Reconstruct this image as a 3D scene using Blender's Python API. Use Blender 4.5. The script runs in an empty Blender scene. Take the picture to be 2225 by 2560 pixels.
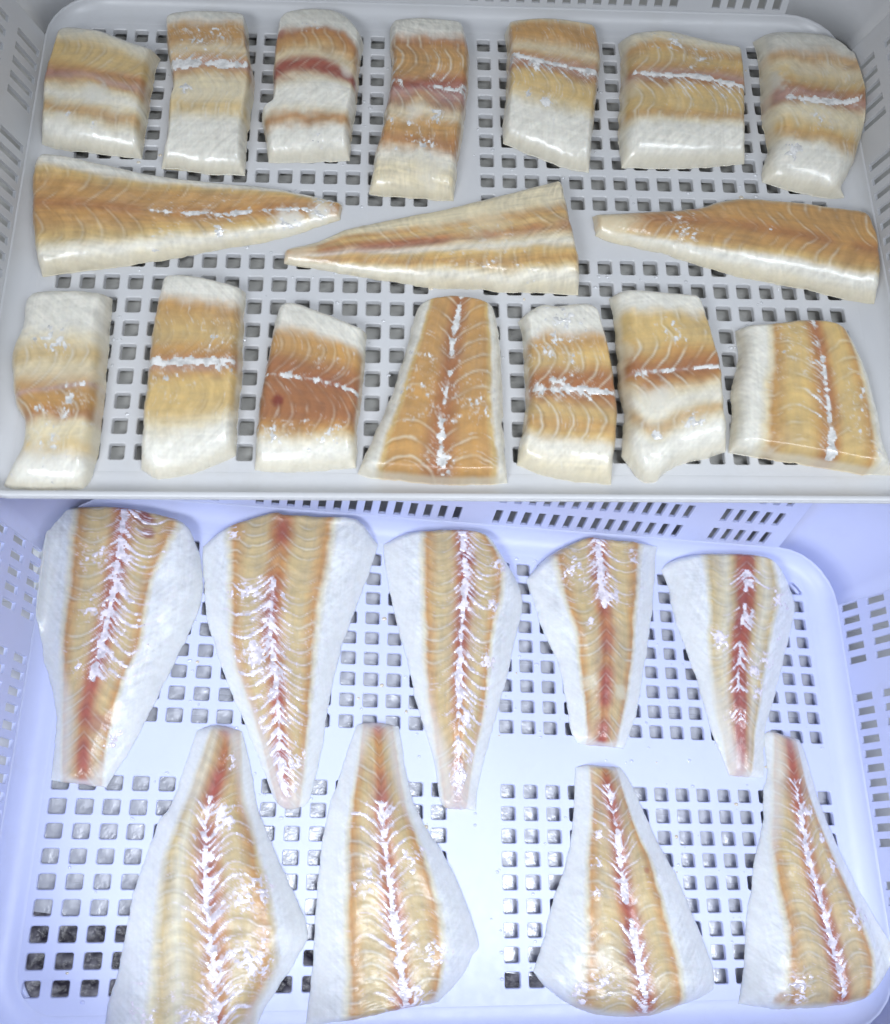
import bpy, bmesh, math, random
import numpy as np
from mathutils import Matrix, Vector

scene = bpy.context.scene
CM = 0.01
BENCH = 0.90                      # height of the shelf top that carries the grey basket

# ------------------------------------------------------------------ camera
cam_data = bpy.data.cameras.new('camera')
cam = bpy.data.objects.new('camera', cam_data)
scene.collection.objects.link(cam)
cam_data.sensor_fit = 'HORIZONTAL'
cam_data.sensor_width = 36.0
cam_data.lens = 36.0 * 2400 / 2225
cam_data.clip_start = 0.01
cam_data.clip_end = 50
CR = Matrix(((0.99892, -0.00529, -0.0462), (-0.01043, 0.94269, -0.33351), (0.04531, 0.33363, 0.94161)))
cam.matrix_world = Matrix.Translation((-0.03462, -0.38266, 0.5308 + BENCH)) @ CR.to_4x4()
cam_data.dof.use_dof = True
cam_data.dof.focus_distance = 0.66
cam_data.dof.aperture_fstop = 8.0
scene.camera = cam

# ------------------------------------------------------------------ light
world = bpy.data.worlds.new('World')
scene.world = world
world.use_nodes = True
bg = world.node_tree.nodes['Background']
bg.inputs['Color'].default_value = (0.80, 0.88, 1.0, 1)
bg.inputs['Strength'].default_value = 0.30

def lamp(name, loc, target, size, size_y, power, color, spread=180):
    d = bpy.data.lights.new(name, 'AREA')
    d.shape = 'RECTANGLE'
    d.size = size; d.size_y = size_y
    d.energy = power; d.color = color
    d.spread = math.radians(spread)
    o = bpy.data.objects.new(name, d)
    scene.collection.objects.link(o)
    o.location = (loc[0], loc[1], loc[2] + BENCH)
    v = Vector(target) - Vector(loc)
    o.rotation_euler = v.to_track_quat('-Z', 'Y').to_euler()
    return o
lamp('added_lamp_back', (-0.10, 0.95, 1.25), (0, 0.0, 0), 1.1, 0.14, 1.05, (1.0, 0.95, 0.86))  # added lamp, set where steel and fish tops mirror it as glints
lamp('added_lamp_front', (0.50, -0.52, 1.05), (0.02, -0.34, -0.16), 0.22, 0.85, 2.4, (0.86, 0.92, 1.0), 70)  # added lamp, narrow spread keeps cool light on the bluish basket
lamp('added_fill_side', (-0.55, -0.95, 0.95), (0.02, -0.30, -0.16), 0.6, 0.3, 2.7, (0.88, 0.93, 1.0), 80)  # added fill, brightens the shaded back wall of the bluish basket

scene.view_settings.view_transform = 'Standard'
scene.view_settings.look = 'None'
scene.view_settings.gamma = 1.0
scene.view_settings.exposure = 0.0
scene.view_settings.use_curve_mapping = False

scene.cycles.max_bounces = 6
scene.cycles.diffuse_bounces = 3
scene.cycles.glossy_bounces = 3
scene.cycles.caustics_reflective = False
scene.cycles.caustics_refractive = False

# ------------------------------------------------------------------ helpers
rng = np.random.default_rng(7)

def lin(c):
    c = np.asarray(c, float) / 255.0
    return np.where(c <= 0.04045, c / 12.92, ((c + 0.055) / 1.055) ** 2.4)

def link(name, mesh, mat=None, parent=None):
    o = bpy.data.objects.new(name, mesh)
    scene.collection.objects.link(o)
    if mat is not None:
        mesh.materials.append(mat)
    if parent is not None:
        o.parent = parent
    return o

def mesh_from(name, verts, faces, smooth=False):
    me = bpy.data.meshes.new(name)
    me.from_pydata([tuple(v) for v in verts], [], [tuple(f) for f in faces])
    if smooth:
        me.polygons.foreach_set('use_smooth', [True] * len(me.polygons))
    me.update()
    return me

def quads_mesh(name, verts, quads, smooth=True):
    """fast path: (n,3) verts and (m,4) quads as arrays"""
    me = bpy.data.meshes.new(name)
    v = np.asarray(verts, np.float32); q = np.asarray(quads, np.int32)
    me.vertices.add(len(v)); me.vertices.foreach_set('co', v.ravel())
    me.loops.add(q.size); me.loops.foreach_set('vertex_index', q.ravel())
    me.polygons.add(len(q))
    me.polygons.foreach_set('loop_start', np.arange(0, q.size, 4, dtype=np.int32))
    me.polygons.foreach_set('use_smooth', np.full(len(q), smooth))
    me.update(calc_edges=True)
    me.validate()
    return me

def fix_normals(me):
    bm = bmesh.new(); bm.from_mesh(me)
    bmesh.ops.recalc_face_normals(bm, faces=bm.faces)
    bm.to_mesh(me); bm.free()
    return me

def empty(name, matrix):
    o = bpy.data.objects.new(name, None)
    o.empty_display_size = 0.05
    scene.collection.objects.link(o)
    o.matrix_world = matrix
    return o

def tag(o, label=None, cat=None, group=None, kind=None):
    if label: o['label'] = label
    if cat: o['category'] = cat
    if group: o['group'] = group
    if kind: o['kind'] = kind
    return o

_lat = {}
def vnoise(x, y, seed=0):
    """smooth value noise in [-1,1]"""
    if seed not in _lat:
        _lat[seed] = np.random.default_rng(seed + 101).uniform(-1, 1, (64, 64))
    L = _lat[seed]
    xi = np.floor(x).astype(int); yi = np.floor(y).astype(int)
    fx = x - xi; fy = y - yi
    fx = fx * fx * (3 - 2 * fx); fy = fy * fy * (3 - 2 * fy)
    g = lambda a, b: L[a % 64, b % 64]
    return (g(xi, yi) * (1 - fx) + g(xi + 1, yi) * fx) * (1 - fy) + (g(xi, yi + 1) * (1 - fx) + g(xi + 1, yi + 1) * fx) * fy

def fbm(x, y, seed=0, octaves=3):
    s = 0; a = 1; t = 0
    for k in range(octaves):
        s = s + a * vnoise(x * 2 ** k, y * 2 ** k, seed + k * 13); t += a; a *= 0.55
    return s / t

# ------------------------------------------------------------------ materials
def new_mat(name):
    m = bpy.data.materials.new(name); m.use_nodes = True
    nt = m.node_tree
    return m, nt, nt.nodes['Principled BSDF']

def plastic(name, col, rough):
    m, nt, b = new_mat(name)
    tc = nt.nodes.new('ShaderNodeTexCoord')
    n = nt.nodes.new('ShaderNodeTexNoise'); n.inputs['Scale'].default_value = 9; n.inputs['Detail'].default_value = 5
    n2 = nt.nodes.new('ShaderNodeTexNoise'); n2.inputs['Scale'].default_value = 160; n2.inputs['Detail'].default_value = 3
    nt.links.new(tc.outputs['Object'], n.inputs['Vector']); nt.links.new(tc.outputs['Object'], n2.inputs['Vector'])
    r = nt.nodes.new('ShaderNodeValToRGB')
    r.color_ramp.elements[0].position = 0.3; r.color_ramp.elements[1].position = 0.7
    r.color_ramp.elements[0].color = (*[c * 0.93 for c in col], 1); r.color_ramp.elements[1].color = (*col, 1)
    nt.links.new(n.outputs['Fac'], r.inputs['Fac'])
    n4 = nt.nodes.new('ShaderNodeTexNoise'); n4.inputs['Scale'].default_value = 38; n4.inputs['Detail'].default_value = 7; n4.inputs['Roughness'].default_value = 0.7
    nt.links.new(tc.outputs['Object'], n4.inputs['Vector'])
    st_ = nt.nodes.new('ShaderNodeMapRange'); st_.inputs['From Min'].default_value = 0.55; st_.inputs['From Max'].default_value = 0.75; st_.inputs['To Max'].default_value = 0.22
    nt.links.new(n4.outputs['Fac'], st_.inputs['Value'])
    mixs = nt.nodes.new('ShaderNodeMix'); mixs.data_type = 'RGBA'
    mixs.inputs['B'].default_value = (col[0] * 0.80, col[1] * 0.76, col[2] * 0.66, 1)
    nt.links.new(st_.outputs['Result'], mixs.inputs['Factor']); nt.links.new(r.outputs['Color'], mixs.inputs['A'])
    nt.links.new(mixs.outputs['Result'], b.inputs['Base Color'])
    mr = nt.nodes.new('ShaderNodeMapRange'); mr.inputs['To Min'].default_value = rough - 0.1; mr.inputs['To Max'].default_value = rough + 0.15
    nt.links.new(n2.outputs['Fac'], mr.inputs['Value']); nt.links.new(mr.outputs['Result'], b.inputs['Roughness'])
    bp = nt.nodes.new('ShaderNodeBump'); bp.inputs['Strength'].default_value = 0.12; bp.inputs['Distance'].default_value = 0.0006
    nt.links.new(n2.outputs['Fac'], bp.inputs['Height']); nt.links.new(bp.outputs['Normal'], b.inputs['Normal'])
    b.inputs['Subsurface Weight'].default_value = 0.15
    b.inputs['Subsurface Radius'].default_value = (0.004, 0.004, 0.004)
    b.inputs['Subsurface Scale'].default_value = 0.6
    return m

def steel(name, col, rough, scale):
    m, nt, b = new_mat(name)
    tc = nt.nodes.new('ShaderNodeTexCoord')
    mp = nt.nodes.new('ShaderNodeMapping'); mp.inputs['Scale'].default_value = (1, 14, 1)
    n = nt.nodes.new('ShaderNodeTexNoise'); n.inputs['Scale'].default_value = scale; n.inputs['Detail'].default_value = 6
    w = nt.nodes.new('ShaderNodeTexNoise'); w.inputs['Scale'].default_value = 70; w.inputs['Detail'].default_value = 4
    nt.links.new(tc.outputs['Object'], mp.inputs['Vector']); nt.links.new(mp.outputs['Vector'], n.inputs['Vector'])
    nt.links.new(tc.outputs['Object'], w.inputs['Vector'])
    b.inputs['Base Color'].default_value = (*col, 1)
    b.inputs['Metallic'].default_value = 0.2
    mr = nt.nodes.new('ShaderNodeMapRange'); mr.inputs['To Min'].default_value = rough - 0.08; mr.inputs['To Max'].default_value = rough + 0.14
    nt.links.new(n.outputs['Fac'], mr.inputs['Value']); nt.links.new(mr.outputs['Result'], b.inputs['Roughness'])
    bp = nt.nodes.new('ShaderNodeBump'); bp.inputs['Strength'].default_value = 0.5; bp.inputs['Distance'].default_value = 0.003
    nt.links.new(w.outputs['Fac'], bp.inputs['Height']); nt.links.new(bp.outputs['Normal'], b.inputs['Normal'])
    return m

def wet_floor(name):
    m, nt, b = new_mat(name)
    tc = nt.nodes.new('ShaderNodeTexCoord')
    n = nt.nodes.new('ShaderNodeTexNoise'); n.inputs['Scale'].default_value = 55; n.inputs['Detail'].default_value = 5
    nt.links.new(tc.outputs['Object'], n.inputs['Vector'])
    r = nt.nodes.new('ShaderNodeValToRGB')
    r.color_ramp.elements[0].position = 0.42; r.color_ramp.elements[1].position = 0.66
    r.color_ramp.elements[0].color = (0.035, 0.03, 0.05, 1); r.color_ramp.elements[1].color = (0.30, 0.29, 0.36, 1)
    nt.links.new(n.outputs['Fac'], r.inputs['Fac']); nt.links.new(r.outputs['Color'], b.inputs['Base Color'])
    b.inputs['Roughness'].default_value = 0.15
    bp = nt.nodes.new('ShaderNodeBump'); bp.inputs['Strength'].default_value = 0.6; bp.inputs['Distance'].default_value = 0.01
    nt.links.new(n.outputs['Fac'], bp.inputs['Height']); nt.links.new(bp.outputs['Normal'], b.inputs['Normal'])
    return m

def flesh(name, rough, coat, sss):
    m, nt, b = new_mat(name)
    at = nt.nodes.new('ShaderNodeAttribute'); at.attribute_name = 'tint'
    tc = nt.nodes.new('ShaderNodeTexCoord')
    n = nt.nodes.new('ShaderNodeTexNoise'); n.inputs['Scale'].default_value = 520; n.inputs['Detail'].default_value = 4
    nt.links.new(tc.outputs['Object'], n.inputs['Vector'])
    mr = nt.nodes.new('ShaderNodeMapRange'); mr.inputs['To Min'].default_value = 0.94; mr.inputs['To Max'].default_value = 1.06
    nt.links.new(n.outputs['Fac'], mr.inputs['Value'])
    mx = nt.nodes.new('ShaderNodeVectorMath'); mx.operation = 'SCALE'
    nt.links.new(at.outputs['Color'], mx.inputs[0]); nt.links.new(mr.outputs['Result'], mx.inputs['Scale'])
    nt.links.new(mx.outputs['Vector'], b.inputs['Base Color'])
    n3 = nt.nodes.new('ShaderNodeTexNoise'); n3.inputs['Scale'].default_value = 240; n3.inputs['Detail'].default_value = 3
    nt.links.new(tc.outputs['Object'], n3.inputs['Vector'])
    rr = nt.nodes.new('ShaderNodeMapRange'); rr.inputs['From Min'].default_value = 0.3; rr.inputs['From Max'].default_value = 0.7
    rr.inputs['To Min'].default_value = rough - 0.12; rr.inputs['To Max'].default_value = rough + 0.2
    nt.links.new(n3.outputs['Fac'], rr.inputs['Value']); nt.links.new(rr.outputs['Result'], b.inputs['Roughness'])
    bp = nt.nodes.new('ShaderNodeBump'); bp.inputs['Strength'].default_value = 0.3; bp.inputs['Distance'].default_value = 0.0006
    nt.links.new(n3.outputs['Fac'], bp.inputs['Height']); nt.links.new(bp.outputs['Normal'], b.inputs['Normal'])
    b.inputs['Coat Weight'].default_value = coat
    b.inputs['Coat Roughness'].default_value = 0.16
    b.inputs['Subsurface Weight'].default_value = sss
    b.inputs['Subsurface Radius'].default_value = (0.7, 0.5, 0.35)
    b.inputs['Subsurface Scale'].default_value = 0.004
    return m

def film_glare(name, col):
    m, nt, b = new_mat(name)
    tc = nt.nodes.new('ShaderNodeTexCoord')
    n = nt.nodes.new('ShaderNodeTexNoise'); n.inputs['Scale'].default_value = 190; n.inputs['Detail'].default_value = 5
    nt.links.new(tc.outputs['Object'], n.inputs['Vector'])
    r = nt.nodes.new('ShaderNodeValToRGB')
    r.color_ramp.elements[0].position = 0.33; r.color_ramp.elements[1].position = 0.58
    r.color_ramp.elements[0].color = (*[c * 0.6 for c in col], 1); r.color_ramp.elements[1].color = (*col, 1)
    nt.links.new(n.outputs['Fac'], r.inputs['Fac']); nt.links.new(r.outputs['Color'], b.inputs['Base Color'])
    b.inputs['Roughness'].default_value = 0.18
    b.inputs['Coat Weight'].default_value = 0.8; b.inputs['Coat Roughness'].default_value = 0.06
    bp = nt.nodes.new('ShaderNodeBump'); bp.inputs['Strength'].default_value = 0.5; bp.inputs['Distance'].default_value = 0.0008
    nt.links.new(n.outputs['Fac'], bp.inputs['Height']); nt.links.new(bp.outputs['Normal'], b.inputs['Normal'])
    return m

M_GREY = plastic('grey_white_plastic', (0.56, 0.565, 0.58), 0.34)
M_BLUE = plastic('blue_white_plastic', (0.61, 0.66, 0.95), 0.38)
M_SHELF = steel('shelf_steel', (0.47, 0.46, 0.43), 0.36, 30)
M_TABLE = steel('table_steel', (0.62, 0.63, 0.68), 0.28, 30)
M_FLESH_A = flesh('ochre_cod_flesh', 0.40, 0.55, 0.2)
M_FLESH_B = flesh('pale_cod_flesh', 0.42, 0.28, 0.35)
M_FILM_GLARE_A = film_glare('white_membrane_glare', (0.72, 0.71, 0.69))  # pale silverskin with wet glare painted into its white
M_FILM_GLARE_B = film_glare('lilac_membrane_glare', (0.86, 0.80, 0.90))

# ------------------------------------------------------------------ setting
FRONT = Matrix(((0.98517, 0.01146, 0.17118, 0.01909), (-0.01787, 0.99919, 0.03594, -0.31853),
                (-0.17063, -0.03847, 0.98458, -0.18168 + BENCH), (0, 0, 0, 1)))
BACK = Matrix.Translation((0, 0, BENCH))

def box_mesh(name, x0, x1, y0, y1, z0, z1):
    v = [(x0, y0, z0), (x1, y0, z0), (x1, y1, z0), (x0, y1, z0), (x0, y0, z1), (x1, y0, z1), (x1, y1, z1), (x0, y1, z1)]
    f = [(0, 3, 2, 1), (4, 5, 6, 7), (0, 1, 5, 4), (1, 2, 6, 5), (2, 3, 7, 6), (3, 0, 4, 7)]
    return mesh_from(name, v, f)

shelf = link('steel_shelf', box_mesh('steel_shelf', -0.9, 0.9, -0.178, 0.95, BENCH - 0.0180, BENCH - 0.0085), M_SHELF)
tag(shelf, kind='structure')
def slab(name, outline, z0, z1):
    n = len(outline)
    v = [(x * CM, y * CM, z0) for x, y in outline] + [(x * CM, y * CM, z1) for x, y in outline]
    f = [tuple(range(n))[::-1], tuple(range(n, 2 * n))] + [(i, (i + 1) % n, n + (i + 1) % n, n + i) for i in range(n)]
    return mesh_from(name, v, f)
# the near edge of the table runs slantwise under the basket, the dark wet floor shows beyond it
table = link('steel_table', slab('steel_table', [(-75, -4.5), (-27, -10.4), (2.5, -14.2), (42, -19.5), (75, -24), (75, 60), (-75, 60)], -0.030, -0.0087), M_TABLE)
table.matrix_world = FRONT
tag(table, kind='structure')
ground = link('floor', box_mesh('floor', -1.6, 1.6, -1.6, 1.4, 0.30, 0.33), wet_floor('wet_dark_floor'))
tag(ground, kind='structure')

# ------------------------------------------------------------------ baskets

def rounded_path(hx, hy, r, n=7, rf=None):
    """the four straight sides and four corner arcs: list of (kind, points, outward normals)"""
    out = []
    f = rf or r
    cs = [(hx - r, hy - r, 0, r), (-hx + r, hy - r, 90, r), (-hx + f, -hy + f, 180, f), (hx - f, -hy + f, 270, f)]
    for i, (cx, cy, a0, r) in enumerate(cs):
        pts = []
        for k in range(n + 1):
            a = math.radians(a0 + 90 * k / n)
            pts.append(((cx + r * math.cos(a), cy + r * math.sin(a)), (math.cos(a), math.sin(a))))
        out.append(pts)
    return out                                # corner arcs counter-clockwise: +x+y, -x+y, -x-y, +x-y

def sweep(name, pts, prof, closed_path, mat, parent, closed_prof=True):
    """prof: list of (outward, z) in cm; pts: list of ((x,y),(nx,ny))"""
    V = []; Q = []
    m = len(prof); n = len(pts)
    for (x, y), (nx, ny) in pts:
        for d, z in prof:
            V.append(((x + nx * d) * CM, (y + ny * d) * CM, z * CM))
    for i in range(n if closed_path else n - 1):
        j = (i + 1) % n
        for k in range(m if closed_prof else m - 1):
            l = (k + 1) % m
            Q.append((i * m + k, j * m + k, j * m + l, i * m + l))
    if not closed_path and closed_prof:
        Q2 = [tuple(range(m))[::-1], tuple((n - 1) * m + k for k in range(m))]
    else:
        Q2 = []
    me = mesh_from(name, V, Q + Q2)
    me.polygons.foreach_set('use_smooth', [True] * len(Q) + [False] * len(Q2))
    fix_normals(me)
    return link(name, me, mat, parent)

def perforated_floor(cols, rows, px, py, hole, x_edge, y_edge, th, corner):
    """cells with rounded, chamfered square holes, plain cells elsewhere, as one slab"""
    V = []; Fc = []
    index = {}
    def vert(x, y, z):
        k = (round(x, 4), round(y, 4), round(z, 4))
        if k not in index:
            index[k] = len(V); V.append((x * CM, y * CM, z * CM))
        return index[k]
    ch = 0.055
    def ring(cx, cy, h, hv, z, r):
        pts = []
        for (sx, sy, a0) in ((1, 1, 0), (-1, 1, 90), (-1, -1, 180), (1, -1, 270)):
            for k in range(3):
                a = math.radians(a0 + 45 * k)
                pts.append(vert(cx + sx * (h - r) + r * math.cos(a), cy + sy * (hv - r) + r * math.sin(a), z))
        return pts
    for cx in cols:
        for cy in rows:
            x0, x1, y0, y1 = cx - px / 2, cx + px / 2, cy - py / 2, cy + py / 2
            wv = 1 + 0.03 * math.sin(cx * 7.1 + cy * 3.3)
            h = hole[0] * wv; hv = hole[1] * wv
            k = h * 0.62
            def outer(z):
                return [vert(x1, cy + k, z), vert(x1, y1, z), vert(cx + k, y1, z), vert(cx - k, y1, z), vert(x0, y1, z), vert(x0, cy + k, z),
                        vert(x0, cy - k, z), vert(x0, y0, z), vert(cx - k, y0, z), vert(cx + k, y0, z), vert(x1, y0, z), vert(x1, cy - k, z)]
            o = outer(0); a = ring(cx, cy, h + ch, hv + ch, 0, 0.16); b = ring(cx, cy, h, hv, -ch, 0.13); c = ring(cx, cy, h - 0.02, hv - 0.02, -th, 0.13); ob = outer(-th)
            for i in range(12):
                j = (i + 1) % 12
                Fc += [(o[i], o[j], a[j], a[i]), (a[i], a[j], b[j], b[i]), (b[i], b[j], c[j], c[i]), (c[i], c[j], ob[j], ob[i])]
    # solid ribs and border: plain boxes between the perforated fields, split at the same lines
    xs = sorted(set([-x_edge, x_edge] + [round(c + s * px / 2, 4) for c in cols for s in (-1, 1)]))
    ys = sorted(set([-y_edge[0], y_edge[1]] + [round(c + s * py / 2, 4) for c in rows for s in (-1, 1)]))
    cs = set((round(c, 3)) for c in cols); rs = set(round(c, 3) for c in rows)
    for i in range(len(xs) - 1):
        for j in range(len(ys) - 1):
            mx = round((xs[i] + xs[i + 1]) / 2, 3); my = round((ys[j] + ys[j + 1]) / 2, 3)
            if i in (0, len(xs) - 2) and (j == len(ys) - 2 or (j == 0 and corner[1] > 2)) and corner[0] > 2:
                continue                          # rounded corner: the bend closes it
            if any(abs(mx - c) < 0.01 for c in cs) and any(abs(my - c) < 0.01 for c in rs):
                continue
            for z, flip in ((0, False), (-th, True)):
                f = [vert(xs[i], ys[j], z), vert(xs[i + 1], ys[j], z), vert(xs[i + 1], ys[j + 1], z), vert(xs[i], ys[j + 1], z)]
                Fc.append(tuple(f[::-1] if flip else f))
    return V, Fc

def slotted_wall(name, length, H, slots, rows, origin, along, outward, mat, parent, FLARE, SK, th=0.25, sw=0.25):
    """flat flared panel with real through slots; slots: centre positions along, rows: (h0,h1)"""
    ss = [-length / 2, length / 2]
    for s in slots: ss += [s - sw, s + sw]
    hs = [0, H]
    for a, b in rows: hs += [a, b]
    ss = sorted(set(round(v, 4) for v in ss)); hs = sorted(set(round(v, 4) for v in hs))
    ns, nh = len(ss), len(hs)
    solid = np.ones((ns - 1, nh - 1), bool)
    for i in range(ns - 1):
        mid = (ss[i] + ss[i + 1]) / 2
        if any(abs(mid - s) < sw * 0.99 for s in slots):
            for j in range(nh - 1):
                mh = (hs[j] + hs[j + 1]) / 2
                if any(a < mh < b for a, b in rows): solid[i, j] = False
    ox, oz = SK * math.cos(FLARE), SK * (1 - math.sin(FLARE))
    sf, cf = math.sin(FLARE), math.cos(FLARE)
    V = []
    for d in (0, th):
        for s in ss:
            for h in hs:
                out = ox + h * sf + d * cf
                z = oz + h * cf - d * sf
                V.append(((origin[0] + along[0] * s + outward[0] * out) * CM, (origin[1] + along[1] * s + outward[1] * out) * CM, z * CM))
    N = ns * nh
    idx = lambda i, j, d: d * N + i * nh + j
    Fc = []
    for i in range(ns - 1):
        for j in range(nh - 1):
            if not solid[i, j]: continue
            Fc.append((idx(i, j, 0), idx(i + 1, j, 0), idx(i + 1, j + 1, 0), idx(i, j + 1, 0)))
            Fc.append((idx(i, j, 1), idx(i, j + 1, 1), idx(i + 1, j + 1, 1), idx(i + 1, j, 1)))
            for di, dj, e in ((-1, 0, ((i, j), (i, j + 1))), (1, 0, ((i + 1, j + 1), (i + 1, j))), (0, -1, ((i + 1, j), (i, j))), (0, 1, ((i, j + 1), (i + 1, j + 1)))):
                a, b = i + di, j + dj
                if 0 <= a < ns - 1 and 0 <= b < nh - 1 and solid[a, b]: continue
                p, q = e
                Fc.append((idx(*p, 0), idx(*q, 0), idx(*q, 1), idx(*p, 1)))
    me = fix_normals(mesh_from(name, V, Fc))
    return link(name, me, mat, parent)

def group_slots(counts, pitch, gap):
    pos = []; x = 0
    for gi, c in enumerate(counts):
        for k in range(c):
            pos.append(x); x += pitch
        x += gap - pitch
    mid = (pos[0] + pos[-1]) / 2
    return [p - mid for p in pos]

def make_basket(label, px, py, hole, hx, hy_front, hy_back, H, front_H, mat, matrix, slot, flare, SK, r, th=0.4):
    FLARE = math.radians(flare)          # lean of the walls; SK: radius of the bend between floor and wall
    root = empty('perforated_basket', matrix)
    tag(root, label, 'basket', 'perforated plastic baskets')
    cols = [s * (1.5 + k) * px for s in (-1, 1) for k in range(16)]
    rows = [s * (1.5 + k) * py for s in (-1, 1) for k in range(9)]
    rf = 0.9 if front_H < 5 else r
    # floor: perforated slab out to the edge of the bend; corners of the slab are tucked under the bend
    V, Fc = perforated_floor(sorted(cols), sorted(rows), px, py, hole, hx - 0.3, (hy_front - 0.3, hy_back - 0.3), th, (r, rf))
    link('base', mesh_from('base', V, Fc), mat, root)
    cy = (hy_back - hy_front) / 2; hy = (hy_back + hy_front) / 2
    arcs = [[((x, y + cy), n) for (x, y), n in a] for a in rounded_path(hx, hy, r, 7, rf)]
    ring = [p for a in arcs for p in a]
    prof_in = [(-0.5, 0.0), (-0.49, 0.003), (-0.25, 0.003)] + [(SK * math.sin(math.radians(t)) , 0.003 + SK * (1 - math.cos(math.radians(t)))) for t in np.linspace(0, 90 - flare, 9)]
    sf, cf = math.sin(FLARE), math.cos(FLARE)
    prof_out = [(d + 0.25 * cf if i else d, z - 0.25) for i, (d, z) in enumerate(prof_in)]
    sweep('skirting', ring, prof_in + prof_out[::-1], True, mat, root)
    # walls
    pitch_l, pitch_s, sw, step, slen = slot
    rowsH = [(0.25 + step * k, 0.25 + step * k + slen) for k in range(int((H - 0.5) / step))]
    longs = group_slots((5, 14, 14, 5), pitch_l, pitch_l * 2.8)
    shorts = group_slots((5, 11, 5), pitch_s, pitch_s * 2.75)
    Lx, Ly, Lf = 2 * (hx - r), 2 * hy - r - rf, 2 * (hx - rf)
    sy = cy - (r - rf) / 2
    slotted_wall('side_wall', Lx, H, longs, rowsH, (0, hy_back), (1, 0), (0, 1), mat, root, FLARE, SK, sw=sw)
    slotted_wall('side_wall', Ly, H, shorts, rowsH, (hx, sy), (0, -1), (1, 0), mat, root, FLARE, SK, sw=sw)
    slotted_wall('side_wall', Ly, H, shorts, rowsH, (-hx, sy), (0, 1), (-1, 0), mat, root, FLARE, SK, sw=sw)
    fr = rowsH if front_H > 5 else []
    slotted_wall('side_wall', Lf, front_H, longs if fr else [], fr, (0, -hy_front), (-1, 0), (0, -1), mat, root, FLARE, SK, sw=sw)
    ox, oz = SK * math.cos(FLARE), SK * (1 - math.sin(FLARE))
    def wall_prof(h):
        a = [(ox + t * sf, oz + t * cf) for t in np.linspace(0, h, 6)]
        b = [(ox + t * sf + 0.25 * cf, oz + t * cf - 0.25 * sf) for t in np.linspace(h, 0, 6)]
        return a + b
    def bead(h):
        if h < 1:
            c = (ox + h * sf + 0.02, oz + h * cf)
            return [(c[0] + 0.2 * math.cos(a), c[1] + 0.12 * math.sin(a)) for a in np.linspace(0, 2 * math.pi, 12, endpoint=False)]
        c = (ox + h * sf + 0.25, oz + h * cf)
        return [(c[0] + 0.42 * math.cos(a), c[1] + 0.24 * math.sin(a)) for a in np.linspace(0, 2 * math.pi, 12, endpoint=False)]
    low = front_H < 5
    for i, a in enumerate(arcs):
        h = front_H if (low and i >= 2) else H
        sweep('corner', a, wall_prof(h), False, mat, root)
    if low:
        back_path = [arcs[3][-1]] + arcs[0] + arcs[1] + [arcs[2][0]]
        sweep('rim', back_path, bead(H), False, mat, root)
        front_path = arcs[2] + arcs[3]
        sweep('rim', front_path, bead(front_H), False, mat, root)
    else:
        sweep('rim', ring, bead(H), True, mat, root)
    foot_r = [p for a in rounded_path(hx - 0.75, hy - 0.75, r - 0.75, 7, max(rf - 0.75, 0.2)) for p in a]
    foot_r = [((x, y + cy), n) for (x, y), n in foot_r]
    sweep('foot_ring', foot_r, [(0, -th - 0.001), (0.3, -th - 0.001), (0.3, -0.84), (0, -0.84)], True, mat, root)
    return root

back_basket = make_basket('greyish white plastic basket with low front edge holding short cod portions and tail pieces',
                          1.5, 1.5 * 1.1053, (0.47, 0.53), 26.7, 17.55, 17.3, 11.5, 0.05, M_GREY, BACK, (1.1, 1.17, 0.29, 3.0, 2.1), 19, 1.3, 2.6)
front_basket = make_basket('bluish white plastic basket with tall slotted walls holding long cod fillets',
                           1.5 * 1.13, 1.5 * 0.9054 * 1.13, (0.535, 0.485), 29.4, 16.6, 16.2, 11.2, 11.2, M_BLUE, FRONT, (1.15, 1.09, 0.29, 2.5, 1.6), 17, 1.6, 3.2, 0.3)

def wet_bead(name, col):
    m, nt, b = new_mat(name)
    b.inputs['Base Color'].default_value = (*col, 1)
    b.inputs['Roughness'].default_value = 0.04
    b.inputs['Coat Weight'].default_value = 1.0
    b.inputs['Coat Roughness'].default_value = 0.02
    return m

def droplets(parent, px, py, hx, hy, n, seed, M_WATER, name='water_droplets', size=(0.05, 0.14)):
    """small beads of water lying on the ribs between the holes"""
    r = np.random.default_rng(seed)
    V = []; Q = []
    for _ in range(n):
        x = (r.integers(-17, 18)) * px + r.normal(0, 0.08); y = (r.integers(-10, 11)) * py + r.normal(0, 0.08)
        if r.random() < 0.5: x += px / 2 * r.uniform(-1, 1)
        else: y += py / 2 * r.uniform(-1, 1)
        if abs(x) > hx - 1 or abs(y) > hy - 1: continue
        rad = r.uniform(*size); el = r.uniform(0.7, 1.6)
        b = len(V)
        V.append((x * CM, y * CM, (0.001 + rad * 0.45) * CM))
        for k, (f, h) in enumerate(((0.6, 0.36), (1.0, 0.0))):
            for i in range(8):
                a = i * math.pi / 4
                V.append(((x + rad * f * el * math.cos(a)) * CM, (y + rad * f * math.sin(a)) * CM, (0.001 + rad * h) * CM))
        for i in range(8):
            j = (i + 1) % 8
            Q.append((b, b + 1 + i, b + 1 + j)); Q.append((b + 1 + i, b + 9 + i, b + 9 + j, b + 1 + j))
    o = link(name, mesh_from(name, V, Q, True), M_WATER, parent)
    tag(o, kind='stuff')
    return o

droplets(back_basket, 1.5, 1.658, 26, 17, 260, 5, wet_bead('wet_bead_grey', (0.50, 0.51, 0.53)))
droplets(front_basket, 1.695, 1.5346, 29.5, 16.5, 260, 6, wet_bead('wet_bead_blue', (0.56, 0.60, 0.92)))

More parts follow.
